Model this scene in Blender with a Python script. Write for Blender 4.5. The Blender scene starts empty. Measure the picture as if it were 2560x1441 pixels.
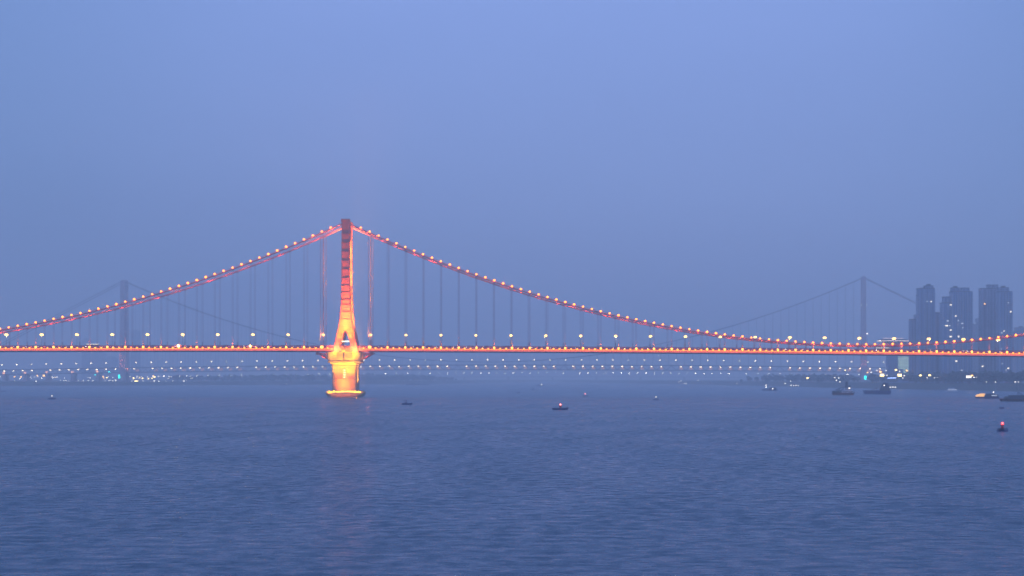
import bpy, math, random
from math import sin, cos, pi, radians
from mathutils import Vector, Matrix
random.seed(11)
S = bpy.context.scene
C = S.collection

# ------------------------------------------------------------------ camera
F, H0, HY = 5350.0, 15.0, 947.0      # focal length in photo pixels, eye height, horizon row
cam = bpy.data.objects.new('camera', bpy.data.cameras.new('camera'))
C.objects.link(cam); S.camera = cam
cam.location = (0, 0, H0); cam.rotation_euler = (radians(90), 0, 0)
cam.data.sensor_width = 36; cam.data.lens = F / 2560 * 36
cam.data.shift_y = (HY - 720.5) / 2560
cam.data.clip_start = 1; cam.data.clip_end = 60000

# ------------------------------------------------------------------ sky: overcast blue dusk
W = bpy.data.worlds.new('World'); S.world = W; W.use_nodes = True
nt = W.node_tree; N = nt.nodes; L = nt.links
bg = N['Background']
sky = N.new('ShaderNodeTexSky'); sky.sky_type = 'NISHITA'; sky.sun_disc = False
sky.sun_elevation = radians(2.0); sky.sun_rotation = radians(180); sky.ozone_density = 6
sc_ = N.new('ShaderNodeMixRGB'); sc_.blend_type = 'MULTIPLY'; sc_.inputs[0].default_value = 1
sc_.inputs[2].default_value = (0.05, 0.05, 0.05, 1)
L.new(sky.outputs[0], sc_.inputs[1])
tc = N.new('ShaderNodeTexCoord'); nz = N.new('ShaderNodeTexNoise')
nz.inputs['Scale'].default_value = 1.6; nz.inputs['Detail'].default_value = 3
mp = N.new('ShaderNodeMapping'); mp.inputs['Scale'].default_value = (1, 1, 3)
mp.inputs['Location'].default_value = (0.35, 0.2, 0.1)
L.new(tc.outputs['Generated'], mp.inputs[0]); L.new(mp.outputs[0], nz.inputs[0])
cr = N.new('ShaderNodeValToRGB')      # thin uneven cloud deck
cr.color_ramp.elements[0].position = 0.32; cr.color_ramp.elements[0].color = (0.192, 0.270, 0.565, 1)
cr.color_ramp.elements[1].position = 0.68; cr.color_ramp.elements[1].color = (0.232, 0.320, 0.645, 1)
L.new(nz.outputs[0], cr.inputs[0])
ad = N.new('ShaderNodeMixRGB'); ad.blend_type = 'ADD'; ad.inputs[0].default_value = 1
L.new(cr.outputs[0], ad.inputs[1]); L.new(sc_.outputs[0], ad.inputs[2])
sx = N.new('ShaderNodeSeparateXYZ'); L.new(tc.outputs['Generated'], sx.inputs[0])
up = N.new('ShaderNodeMath'); up.operation = 'MULTIPLY_ADD'; up.use_clamp = False      # an overcast sky is brightest overhead
up.inputs[1].default_value = 1.75; up.inputs[2].default_value = 0.92; L.new(sx.outputs[2], up.inputs[0])
mxm = N.new('ShaderNodeMath'); mxm.operation = 'MAXIMUM'; mxm.inputs[1].default_value = 0.7; L.new(up.outputs[0], mxm.inputs[0])
# sky colour is darkened away from the view centre, imitating lens corner falloff
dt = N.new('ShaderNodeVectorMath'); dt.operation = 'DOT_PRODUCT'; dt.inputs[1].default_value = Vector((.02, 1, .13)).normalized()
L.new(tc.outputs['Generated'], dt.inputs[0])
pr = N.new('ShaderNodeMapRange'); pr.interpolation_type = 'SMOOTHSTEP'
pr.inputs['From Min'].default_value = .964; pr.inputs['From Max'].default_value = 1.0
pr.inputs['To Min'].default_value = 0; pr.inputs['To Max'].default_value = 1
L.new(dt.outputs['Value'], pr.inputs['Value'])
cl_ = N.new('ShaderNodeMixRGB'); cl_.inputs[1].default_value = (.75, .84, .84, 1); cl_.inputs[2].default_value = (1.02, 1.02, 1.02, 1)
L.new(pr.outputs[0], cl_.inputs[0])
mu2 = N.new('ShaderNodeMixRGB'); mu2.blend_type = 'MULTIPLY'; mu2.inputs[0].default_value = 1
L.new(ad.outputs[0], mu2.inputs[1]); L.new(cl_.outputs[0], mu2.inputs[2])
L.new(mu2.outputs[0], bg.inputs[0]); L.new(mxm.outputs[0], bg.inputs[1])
S.view_settings.view_transform = 'Standard'; S.view_settings.look = 'None'
S.view_settings.exposure = 0; S.view_settings.gamma = 1; S.view_settings.use_curve_mapping = False
cy = S.cycles
cy.use_denoising = True; cy.sample_clamp_indirect = 1.0; cy.volume_bounces = 2; cy.max_bounces = 6
cy.diffuse_bounces = 2; cy.glossy_bounces = 2; cy.caustics_reflective = False
cy.use_light_tree = True; cy.filter_width = 1.7

# ------------------------------------------------------------------ helpers
def P(px, py, Y):                    # photo pixel at depth Y -> world point
    return Vector(((px - 1280) * Y / F, Y, H0 - (py - HY) * Y / F))
def G(px, py):                       # photo pixel on the water
    return P(px, py, H0 * F / (py - HY))
def tag(o, label=None, cat=None, group=None, kind=None):
    if label: o['label'] = label
    if cat: o['category'] = cat
    if group: o['group'] = group
    if kind: o['kind'] = kind
    return o
def empty(name, loc=(0, 0, 0), rz=0, parent=None):
    o = bpy.data.objects.new(name, None); C.objects.link(o)
    o.location = loc; o.rotation_euler = (0, 0, rz); o.empty_display_size = 1
    if parent: o.parent = parent
    return o
def copy_tree(o, parent=None):
    c = o.copy(); C.objects.link(c)
    if parent: c.parent = parent
    for ch in list(o.children): copy_tree(ch, c)
    return c

def nth(n):
    one = 'first second third fourth fifth sixth seventh eighth ninth tenth eleventh twelfth thirteenth fourteenth fifteenth sixteenth seventeenth eighteenth nineteenth'.split()
    tens = 'twenty thirty forty fifty sixty seventy eighty ninety'.split()
    if n < 20: return one[n - 1]
    return tens[n // 10 - 2][:-1] + 'ieth' if n % 10 == 0 else tens[n // 10 - 2] + '-' + one[n % 10 - 1]
class MB:
    def __init__(s): s.v = []; s.f = []; s.m = []; s.cm = 0
    def add(s, vs, fs):
        b = len(s.v); s.v += [tuple(v) for v in vs]
        for f in fs: s.f.append(tuple(i + b for i in f)); s.m.append(s.cm)
        return s
    def box(s, x0, x1, y0, y1, z0, z1):
        vs = [(x, y, z) for z in (z0, z1) for y in (y0, y1) for x in (x0, x1)]
        return s.add(vs, [(0, 2, 3, 1), (4, 5, 7, 6), (0, 1, 5, 4), (2, 6, 7, 3), (0, 4, 6, 2), (1, 3, 7, 5)])
    def loft(s, rings, cap=True, closed=True):
        n = len(rings[0]); fs = []
        for k in range(len(rings) - 1):
            for i in range(n if closed else n - 1):
                j = (i + 1) % n
                fs.append((k * n + i, k * n + j, (k + 1) * n + j, (k + 1) * n + i))
        if cap:
            fs.append(tuple(reversed(range(n)))); fs.append(tuple((len(rings) - 1) * n + i for i in range(n)))
        return s.add([v for r in rings for v in r], fs)
    def tube(s, pts, r, n=6, r2=None):
        pts = [Vector(p) for p in pts]; rings = []
        for i, p in enumerate(pts):
            d = (pts[min(i + 1, len(pts) - 1)] - pts[max(i - 1, 0)]).normalized()
            a = Vector((0, 1, 0)) if abs(d.y) < .9 else Vector((1, 0, 0))
            u = d.cross(a).normalized(); w = d.cross(u)
            rr = r if r2 is None else r + (r2 - r) * i / max(1, len(pts) - 1)
            rings.append([p + u * rr * cos(2 * pi * k / n) + w * rr * sin(2 * pi * k / n) for k in range(n)])
        return s.loft(rings)
    def ball(s, c, r, n=8, m=5, sq=1.0):
        c = Vector(c); rings = []
        for j in range(m + 1):
            a = -pi / 2 + pi * (j + .001 + (m - .002 * m) / m * 0) / m
            rr = max(r * cos(a), r * .05)
            rings.append([c + Vector((rr * cos(2 * pi * k / n), rr * sin(2 * pi * k / n), r * sq * sin(a))) for k in range(n)])
        return s.loft(rings)
    def prism(s, poly, y0, y1):      # polygon in x,z extruded along y
        n = len(poly)
        return s.loft([[(x, y0, z) for x, z in poly], [(x, y1, z) for x, z in poly]])
    def build(s, name, mats, parent=None, loc=None, smooth=False, rz=0):
        me = bpy.data.meshes.new(name); me.from_pydata(s.v, [], s.f)
        if not isinstance(mats, (list, tuple)): mats = [mats]
        for m in mats: me.materials.append(m)
        if len(mats) > 1: me.polygons.foreach_set('material_index', s.m)
        if smooth: me.polygons.foreach_set('use_smooth', [True] * len(me.polygons))
        me.update()
        o = bpy.data.objects.new(name, me); C.objects.link(o)
        if parent: o.parent = parent
        if loc is not None: o.location = loc
        if rz: o.rotation_euler = (0, 0, rz)
        return o
def rrect(hx, hy, z, r, cx=0, cy=0, n=5):
    r = min(r, hx, hy); out = []
    for qx, qy, a0 in ((1, 1, 0), (-1, 1, 90), (-1, -1, 180), (1, -1, 270)):
        for i in range(n):
            a = radians(a0 + 90 * i / (n - 1))
            out.append((cx + qx * (hx - r) + r * cos(a), cy + qy * (hy - r) + r * sin(a), z))
    return out

# ------------------------------------------------------------------ materials
def mat(name, col, rough=.7, metal=0, var=.15, scale=.3, bump=0, stretch=(1, 1, 1), dark=None):
    m = bpy.data.materials.new(name); m.use_nodes = True
    n = m.node_tree.nodes; l = m.node_tree.links; b = n['Principled BSDF']
    b.inputs['Roughness'].default_value = rough; b.inputs['Metallic'].default_value = metal
    t = n.new('ShaderNodeTexCoord'); q = n.new('ShaderNodeMapping'); q.inputs['Scale'].default_value = stretch
    z = n.new('ShaderNodeTexNoise'); z.inputs['Scale'].default_value = scale; z.inputs['Detail'].default_value = 5
    r = n.new('ShaderNodeValToRGB')
    d = dark or tuple(c * (1 - 2 * var) for c in col)
    r.color_ramp.elements[0].position = .3; r.color_ramp.elements[0].color = (*d, 1)
    r.color_ramp.elements[1].position = .7; r.color_ramp.elements[1].color = (*[min(1, c * (1 + var)) for c in col], 1)
    l.new(t.outputs['Object'], q.inputs[0]); l.new(q.outputs[0], z.inputs[0]); l.new(z.outputs[0], r.inputs[0])
    l.new(r.outputs[0], b.inputs['Base Color'])
    if bump:
        k = n.new('ShaderNodeBump'); k.inputs['Strength'].default_value = bump
        l.new(z.outputs[0], k.inputs['Height']); l.new(k.outputs[0], b.inputs['Normal'])
    return m
def glow(name, col, st):
    m = bpy.data.materials.new(name); m.use_nodes = True
    b = m.node_tree.nodes['Principled BSDF']
    b.inputs['Base Color'].default_value = (.05, .05, .05, 1)
    b.inputs['Emission Color'].default_value = (*col, 1); b.inputs['Emission Strength'].default_value = st
    m.cycles.emission_sampling = 'NONE'
    return m
M = {}
M['red'] = mat('bridge_red_paint', (.56, .115, .045), .5, 0, .12, .15, stretch=(1, 1, .25))
M['red_dark'] = mat('railing_red_paint', (.55, .075, .07), .6, 0, .2, .4)
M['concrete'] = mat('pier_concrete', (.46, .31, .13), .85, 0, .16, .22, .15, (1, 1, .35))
M['grey_conc'] = mat('far_concrete', (.36, .30, .28), .85, 0, .15, .05)
M['asphalt'] = mat('asphalt', (.05, .05, .055), .8)
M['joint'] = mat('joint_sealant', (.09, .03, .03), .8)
M['cable'] = mat('cable_paint', (.80, .12, .08), .5)
M['rope'] = mat('hanger_rope', (.42, .20, .22), .5)
M['post'] = mat('lamp_post_steel', (.3, .28, .28), .4, .5)
M['truss'] = mat('truss_steel', (.24, .20, .22), .6)
M['truss_tower'] = mat('far_tower_paint', (.66, .40, .40), .7)
M['hull'] = mat('dark_blue_hull', (.012, .030, .16), .5)
M['hull_red'] = mat('rusty_red_hull', (.13, .035, .03), .7, 0, .3, .5)
M['hull_grey'] = mat('grey_hull', (.06, .07, .10), .6)
M['white'] = mat('worn_white_paint', (.62, .62, .64), .5, 0, .1, .6)
M['redmark'] = mat('buoy_red_paint', (.55, .03, .03), .4)
M['cargo'] = mat('sand_cargo', (.14, .12, .10), .9, 0, .3, 1.2, .6)
M['rubber'] = mat('tyre_rubber', (.02, .02, .02), .8)
M['glass'] = mat('dark_glass', (.02, .025, .035), .1)
M['soil'] = mat('bank_soil', (.045, .05, .035), .95, 0, .3, .02)
M['stonewall'] = mat('levee_stone', (.10, .10, .10), .9, 0, .2, .1)
M['leaf'] = mat('foliage', (.045, .062, .04), .9, 0, .4, .2)
M['bark'] = mat('bark', (.05, .04, .03), .9)
M['pale'] = mat('pale_render', (.40, .43, .54), .8)
M['roofm'] = mat('roof_membrane', (.08, .08, .09), .8)
for k, c in (('silver', (.45, .46, .48)), ('black', (.03, .03, .035)), ('whitecar', (.7, .7, .7)), ('redcar', (.35, .03, .03)), ('bluecar', (.05, .09, .25))):
    M[k] = mat(k + '_car_paint', c, .25, .2, .03)
E_ = {}
E_['cable_lamp'] = glow('amber_globe', (1, .22, .0), 9.0)
E_['cable_lamp'].cycles.emission_sampling = 'AUTO'
E_['deck_lamp'] = glow('amber_deck_lamp', (1, .36, .0), 5.0)
E_['deck_lamp'].cycles.emission_sampling = 'AUTO'
E_['strip'] = glow('orange_light_strip', (1, .22, .0), 6.0)
E_['strip2'] = glow('pink_light_strip', (1, .14, .06), 4.5)
E_['street'] = glow('street_lamp_glow', (1, .54, .11), 8)
E_['flood'] = glow('yellow_flood_glow', (1, .62, .16), 55)
E_['socket'] = glow('hanger_lamp_glow', (1, .42, .04), 8.0)
E_['head'] = glow('headlight_glow', (1, .85, .68), 26)
E_['tail'] = glow('taillight_glow', (1, .06, .05), 16)
E_['far_street'] = glow('far_street_glow', (1, .80, .50), 11)
E_['far_deck'] = glow('far_truss_lamp', (1, .76, .46), 9)
E_['far_amber'] = glow('far_amber_glow', (1, .42, .22), 3)
E_['truss_in'] = glow('truss_interior_glow', (1, .50, .38), .62)
E_['farther'] = glow('distant_lamp_glow', (1, .85, .65), 32)
E_['cyan'] = glow('cyan_signal', (0.0, .8, .75), 7)
E_['sh_white'] = glow('shore_white', (1, .90, .76), 4.5)
E_['sh_amber'] = glow('shore_amber', (1, .48, .10), 7)
E_['sh_yellow'] = glow('shore_yellow', (1, .70, .22), 9)
E_['sh_blue'] = glow('shore_blue', (.35, .5, 1), 7)
E_['win'] = glow('lit_window_glow', (1, .85, .62), 3.2)
E_['win_dim'] = glow('dim_window_glow', (.8, .85, 1), 1.1)
E_['led'] = glow('facade_led', (.75, 1, .7), 1.6)
E_['roofline'] = glow('roof_edge_led', (1, .7, .62), 4)
E_['redlamp'] = glow('red_nav_lamp', (1, .05, .06), 4)
E_['pinklamp'] = glow('red_nav_lamp_bright', (1, .22, .2), 6)
E_['cabin'] = glow('lit_cabin', (1, .50, .13), 1.5)
E_['bus_in'] = glow('bus_interior_light', (1, .85, .6), 2.2)
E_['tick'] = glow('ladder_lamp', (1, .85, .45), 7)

# water
def water_mat():
    m = bpy.data.materials.new('river_water'); m.use_nodes = True
    n = m.node_tree.nodes; l = m.node_tree.links; b = n['Principled BSDF']
    b.inputs['Roughness'].default_value = .26; b.inputs['IOR'].default_value = 1.33; b.inputs['Specular Tint'].default_value = (.47, 1, 1, 1)
    t = n.new('ShaderNodeTexCoord')
    def noise(scale, st, det, loc=(0, 0, 0), rz=0):
        q = n.new('ShaderNodeMapping'); q.inputs['Scale'].default_value = st; q.inputs['Location'].default_value = loc
        q.inputs['Rotation'].default_value = (0, 0, rz)
        z = n.new('ShaderNodeTexNoise'); z.inputs['Scale'].default_value = scale; z.inputs['Detail'].default_value = det
        z.inputs['Roughness'].default_value = .6
        l.new(t.outputs['Object'], q.inputs[0]); l.new(q.outputs[0], z.inputs[0]); return z
    small = noise(1.5, (.75, 1, 1), 4, rz=.12)
    mid = noise(.34, (.7, 1, 1), 5, (3, 7, 0), -.2)
    big = noise(.016, (.5, 1, 1), 5, (1, 2, 0), .35)
    g1 = noise(1, (.40, .30, 1), 5, (5, 1, 0), .05)      # wave groups a few metres across
    g2 = noise(1, (.055, .016, 1), 4, (2, 9, 0), -.1)    # gusts tens of metres across
    def rng(src, a, b_, lo=.36, hi=.64):
        q = n.new('ShaderNodeMapRange'); q.inputs['From Min'].default_value = lo; q.inputs['From Max'].default_value = hi
        q.inputs['To Min'].default_value = a; q.inputs['To Max'].default_value = b_; l.new(src, q.inputs['Value']); return q.outputs[0]
    def mth(op, a, c):
        q = n.new('ShaderNodeMath'); q.operation = op; l.new(a, q.inputs[0])
        if isinstance(c, (int, float)): q.inputs[1].default_value = c
        else: l.new(c, q.inputs[1])
        return q.outputs[0]
    gust = mth('MULTIPLY', rng(g1.outputs[0], .54, 1.46), rng(g2.outputs[0], .84, 1.16))
    l.new(mth('MULTIPLY', gust, .26), b.inputs['Roughness'])
    r = n.new('ShaderNodeValToRGB')
    r.color_ramp.elements[0].position = .35; r.color_ramp.elements[0].color = (.010, .052, .105, 1)
    r.color_ramp.elements[1].position = .65; r.color_ramp.elements[1].color = (.018, .070, .135, 1)
    l.new(big.outputs[0], r.inputs[0]); l.new(r.outputs[0], b.inputs['Base Color'])
    b1 = n.new('ShaderNodeBump'); b1.inputs['Strength'].default_value = 1; b1.inputs['Distance'].default_value = 1.7
    b2 = n.new('ShaderNodeBump'); b2.inputs['Strength'].default_value = 1; b2.inputs['Distance'].default_value = .42
    mm = n.new('ShaderNodeMath'); mm.operation = 'MULTIPLY_ADD'; mm.inputs[1].default_value = .9; mm.inputs[2].default_value = .0
    l.new(big.outputs[0], mm.inputs[0]); l.new(mth('MULTIPLY', mm.outputs[0], gust), b2.inputs['Distance']); l.new(mth('MULTIPLY', gust, 1.7), b1.inputs['Distance'])
    l.new(mid.outputs[0], b1.inputs['Height']); l.new(small.outputs[0], b2.inputs['Height'])
    l.new(b1.outputs[0], b2.inputs['Normal']); l.new(b2.outputs[0], b.inputs['Normal'])
    return m
w = MB(); w.add([(-14000, -400, 0), (14000, -400, 0), (14000, 21000, 0), (-14000, 21000, 0)], [(0, 1, 2, 3)])
tag(w.build('water', water_mat()), 'choppy blue river water', kind='structure')

# ------------------------------------------------------------------ banks
def interp(pts, y):
    for (a, b), (c, d) in zip(pts, pts[1:]):
        if b <= y <= d: return a + (c - a) * (y - b) / (d - b)
    return pts[0][0] if y < pts[0][1] else pts[-1][0]
RS = [(640, 900), (600, 1700), (582, 2432), (562, 2800), (545, 3150), (531, 3344), (517, 3700), (512, 4458), (450, 5730), (180, 8025), (180, 20500)]
LS = [(-1400, 3300), (-1180, 4200), (-1040, 4458), (-790, 4650), (-600, 5000), (-500, 5350), (-290, 5700), (-150, 6600), (0, 8025), (190, 9500), (400, 20500)]
def prof(off):                       # bank height against distance from the waterline
    for (a, b), (c, d) in zip([(-5, -1.2), (0, 0), (8, .6), (12, 1.2), (26, 8), (60, 8.6), (400, 9), (9000, 10)], [(0, 0), (8, .6), (12, 1.2), (26, 8), (60, 8.6), (400, 9), (9000, 10), (99999, 10)]):
        if a <= off <= c: return b + (d - b) * (off - a) / (c - a)
    return -1
def ground_z(x, y):
    if x > 100: return prof(x - interp(RS, y))
    return prof(interp(LS, y) - x)
for nm, sh, sg in (('river_bank', RS, 1), ('river_bank', LS, -1)):
    b = MB(); offs = [-5, 0, 8, 12, 26, 60, 400, 9000]; rows = []
    ys = [sh[0][1] + (sh[-1][1] - sh[0][1]) * (i / 90) ** 1.6 for i in range(91)]
    for y in ys:
        x = interp(sh, y); j = 3 * sin(y * .021) + 2 * sin(y * .057)
        rows.append([(x + sg * (o + (j if o < 100 else 0)), y, prof(o) - (.6 if o >= 0 else 0)) for o in offs])
    b.loft(rows, cap=False, closed=False)
    b.cm = 0
    tag(b.build(nm, M['soil']), 'dark sloping river bank on the far side of the water', kind='structure')

def crown_quads(b, c, rx, rz_, n, q):
    for _ in range(n):
        while True:
            d = Vector((random.uniform(-1, 1), random.uniform(-1, 1), random.uniform(-1, 1)))
            if d.length < 1: break
        p = Vector(c) + Vector((d.x * rx, d.y * rx, d.z * rz_))
        u = Vector((random.uniform(-1, 1), random.uniform(-1, 1), random.uniform(-1, 1))).normalized() * q * random.uniform(.5, 1.2)
        v = u.cross(Vector((random.uniform(-1, 1), random.uniform(-1, 1), random.uniform(-1, 1)))).normalized() * q * .8
        b.add([p - u, p - v, p + u, p + v], [(0, 1, 2, 3)])
def wood(name, label, trees, n=70, q=1.6):
    b = MB()
    for x, y, h in trees:
        z = ground_z(x, y) - .8
        b.cm = 1; b.tube([(x, y, z), (x, y, z + h * .5)], .35, 5, .18)
        b.cm = 0
        for _ in range(3):
            a = random.uniform(0, 6.28); k = h * .16
            crown_quads(b, (x + k * cos(a), y + k * sin(a), z + h * random.uniform(.5, .72)), h * .28, h * .30, n // 3, q)
    tag(b.build(name, [M['leaf'], M['bark']]), label, kind='stuff')
tr = []
for i in range(330):
    y = random.uniform(2250, 3300); x = interp(RS, y) + random.uniform(32, 150)
    tr.append((x, y, random.uniform(9, 17) * (1.15 if y > 2500 else 1)))
wood('trees', 'dark trees along the embankment below the apartment towers', tr, 75, 1.7)
tr = []
for i in range(260):
    y = random.uniform(3350, 4900); x = interp(RS, y) + random.uniform(18, 260)
    if 2146 < 1280 + x / y * F < 2172: continue
    tr.append((x, y, random.uniform(10, 18)))
wood('trees', 'hazy trees on the farther stretch of the right bank', tr, 48, 2.4)
tr = []
for i in range(620):
    y = 5250 + 1500 * random.random() ** 1.4; x = interp(LS, y) - random.uniform(20, 330)
    tr.append((x, y, random.uniform(9, 16) * (1.25 + .5 * sin(x * .011) * sin(y * .004))))
wood('trees', 'faint hazy wood on the left bank behind the lit pier', tr, 36, 2.6)

# ------------------------------------------------------------------ NEAR BRIDGE
TH = radians(1.2)
nrm = Vector((-sin(TH), cos(TH), 0)); drc = Vector((cos(TH), sin(TH), 0))
near_pt = Vector(((864.5 - 1280) * 1720 / F, 1720, 0))
ORG = near_pt + nrm * 18
BR = empty('suspension_bridge', ORG, TH)
tag(BR, 'red suspension bridge with amber cable lamps, floodlit tower and glowing pier', 'bridge')
def zl(s): return 38.7 - 9e-6 * (s + 130) ** 2          # level of the light strip
def zc(s):                                              # main cable
    a = abs(s)
    return 41.6 + 99.0 * ((425 - a) / 425) ** 2
def arr(a, b, st):
    n = max(1, round((b - a) / st)); return [a + (b - a) * i / n for i in range(n + 1)]
SA, SB = -560, 780
# deck girder
def sweep(poly, ss, zf=zl):
    b = MB(); rings = [[(s, t, zf(s) + z) for t, z in poly] for s in ss]; b.loft(rings); return b
ss = arr(SA, SB, 14)
deck = sweep([(-16, -1.9), (16, -1.9), (18.9, -.9), (19.2, .9), (18.6, 1.15), (-18.6, 1.15), (-19.2, .9), (-18.9, -.9)], ss).build('deck', M['red'], BR)
sweep([(-17.6, 1.17), (17.6, 1.17), (17.6, 1.21), (-17.6, 1.21)], ss).build('road_surface', M['asphalt'], deck)
for sg in (-1, 1):
    y0 = 19.25 * sg
    sweep([(y0, .10), (y0 + .10 * sg, .10), (y0 + .10 * sg, .38), (y0, .38)], ss).build('light_strip', E_['strip'], deck)
    y1 = 18.98 * sg
    sweep([(y1, -.98), (y1 + .1 * sg, -.98), (y1 + .1 * sg, -.80), (y1, -.80)], ss).build('light_strip', E_['strip2'], deck)
    r = MB()
    for a, b_ in zip(ss, ss[1:]):
        for zz, hh in ((1.55, .75), (2.25, .18), (2.6, .16), (2.95, .24)):
            t0 = 18.4 * sg
            vs = [(x, t, zl(x) + z) for x in (a, b_) for t in (t0 - .08, t0 + .08) for z in (zz - hh / 2, zz + hh / 2)]
            r.add(vs, [(0, 1, 3, 2), (4, 6, 7, 5), (0, 4, 5, 1), (2, 3, 7, 6), (1, 5, 7, 3), (0, 2, 6, 4)])
    for s in arr(SA, SB, 2.4):
        r.box(s - .11, s + .11, 18.4 * sg - .1, 18.4 * sg + .1, zl(s) + 1.15, zl(s) + 2.95)
    r.build('railing', M['red_dark'], deck)
md = MB()
for a, b_ in zip(ss, ss[1:]):
    for sg in (-1, 1):
        vs = [(x, t, zl(x) + z) for x in (a, b_) for t in (sg * .9 - .15, sg * .9 + .15) for z in (1.2, 2.05)]
        md.add(vs, [(0, 1, 3, 2), (4, 6, 7, 5), (0, 4, 5, 1), (2, 3, 7, 6), (1, 5, 7, 3), (0, 2, 6, 4)])
md.build('median_barrier', M['grey_conc'], deck)
# cables: two planes
for sg in (-1, 1):
    pts = [(s, 18 * sg, zc(s)) for s in arr(SA, SB, 8)]
    b = MB(); b.tube(pts, .56, 8); cb = b.build('main_cable', M['cable'], BR, smooth=True)
    b = MB(); b.tube([(x, y - .5 * sg, z + 1.3) for x, y, z in pts], .09, 4)
    b.build('handrail_wire', M['cable'], cb)
# hangers
HS = 14.3
hs = [19.2 + HS * k for k in range(53)] + [-19.2 - HS * k for k in range(37)]
hs = [s for s in hs if SA + 5 < s < SB - 5]
hs.sort(key=lambda s: abs(s - 133))
stuff = MB()
for sg in (-1, 1):
    for i, s in enumerate(hs):
        z0, z1 = zl(s) + 1.0, zc(s) - .3
        thick = abs(abs(s) - 19.2) < .1
        if z1 - z0 < .8: continue
        far_mass = not (i < 50)
        b = stuff if far_mass else MB()
        if thick:
            for dx in (-1.0, 1.0):
                b.tube([(s + dx, 18 * sg, z0), (s + dx, 18 * sg, z1)], .20, 6)
        else:
            for dx in (-.45, .45):
                b.tube([(s + dx, 18 * sg, z0), (s + dx, 18 * sg, z1)], .085, 5)
        zt = min(z0 + (7 if thick else 5.5), z1)
        b.tube([(s, 18 * sg, z0), (s, 18 * sg, zt)], .34, 6, .14)
        b.box(s - .9, s + .9, 18 * sg - .55, 18 * sg + .55, zc(s) - .95, zc(s) + .45)
        if not far_mass: b.build('hanger', M['rope'], BR)
tag(stuff.build('hanger', M['rope'], BR), kind='stuff')
# lamps on cable
cl = [(k + .5) * HS / 2 + 1.5 for k in range(105)]; cl = [s for s in cl + [-s for s in cl] if SA < s < SB]
cl = [19.2 + HS / 2 * k for k in range(-2, 105)]; cl = sorted(set([round(s, 3) for s in cl if s > 6] + [round(-s, 3) for s in cl if 6 < s < -SA]), key=lambda s: abs(s - 133))
lampb = MB(); 
def cable_lamp(b, s):
    z = zc(s)
    b.cm = 0; b.tube([(s, -18.1, z + .3), (s, -18.6, z + 1.0)], .14, 5)
    b.cm = 1; b.ball((s, -18.9, z + 1.25), random.uniform(.70, .88), 8, 5, .85)
rest = MB()
for i, s in enumerate(cl):
    if s > SB - 3 or s < SA + 3: continue
    if i < 99:
        b = MB(); cable_lamp(b, s); b.build('cable_lamp', [M['cable'], E_['cable_lamp']], BR)
    else: cable_lamp(rest, s)
tag(rest.build('cable_lamp', [M['cable'], E_['cable_lamp']], BR), kind='stuff')
# lamps along deck edge
dl = [19.2 + HS / 3 * k for k in range(-1, 158)]; dl = sorted([s for s in dl if s > 13] + [-s for s in dl if 13 < s < -SA], key=lambda s: abs(s - 133))
dl = [s for s in dl if SA + 2 < s < SB - 2]
def deck_lamp(b, s):
    z = zl(s)
    b.cm = 0; b.box(s - .5, s + .5, -19.9, -19.3, z + .45, z + .65)
    b.cm = 1; b.ball((s, -19.6, z + 1.0), random.uniform(.62, .80), 8, 4, .66)
rest = MB()
for i, s in enumerate(dl):
    if i < 99:
        b = MB(); deck_lamp(b, s); b.build('deck_lamp', [M['red'], E_['deck_lamp']], deck)
    else: deck_lamp(rest, s)
tag(rest.build('deck_lamp', [M['red'], E_['deck_lamp']], deck), kind='stuff')

# lights helper
def spot(name, loc, aim, power, size, col=(1, .36, .10), parent=BR, blend=1.0, rad=.4, dist=None):
    d = bpy.data.lights.new(name, 'SPOT'); d.energy = power; d.spot_size = radians(size); d.spot_blend = blend
    d.color = col; d.shadow_soft_size = rad
    o = bpy.data.objects.new(name, d); C.objects.link(o); o.parent = parent; o.location = loc
    v = Vector(aim) - Vector(loc); o.rotation_euler = v.to_track_quat('-Z', 'Y').to_euler()
    return o
def point(name, loc, power, col=(1, .36, .10), parent=BR, rad=.3):
    d = bpy.data.lights.new(name, 'POINT'); d.energy = power; d.color = col; d.shadow_soft_size = rad
    o = bpy.data.objects.new(name, d); C.objects.link(o); o.parent = parent; o.location = loc
    return o
for s in hs:
    if not (-300 < s < 560): continue
    if abs(abs(s) - 19.2) < .1:
        b = MB(); b.box(s - 1.1, s + 1.1, -19.2, -18.7, zl(s) + 1.15, zl(s) + 2.6); b.build('hanger_lamp', E_['socket'], deck)
        for sg in (-1, 1):
            spot('uplight', (s, 18 * sg - 5.5, zl(s) + 1.0), (s, 18 * sg, zl(s) + 15), 130000, 40, (1, .40, .10))
    elif zc(s) - zl(s) > 2:
        b = MB(); b.box(s - .6, s + .6, -19.1, -18.7, zl(s) + 1.15, zl(s) + 2.3); b.build('hanger_lamp', E_['socket'], deck)
        spot('uplight', (s, -21.0, zl(s) + .6), (s, -18, zl(s) + 6.5), 9000, 40, (1, .34, .12))

for s in hs:                                             # unseen lamps added in mid-air between hangers to redden the far cable
    if -300 < s < 560 and abs(s) > 19: spot('added_cable_light', (s + 7.15, 12.0, zc(s + 7.15) - .4), (s + 7.15, 18, zc(s + 7.15) + .2), 2800, 130, (1, .20, .06), rad=.15)
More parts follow.
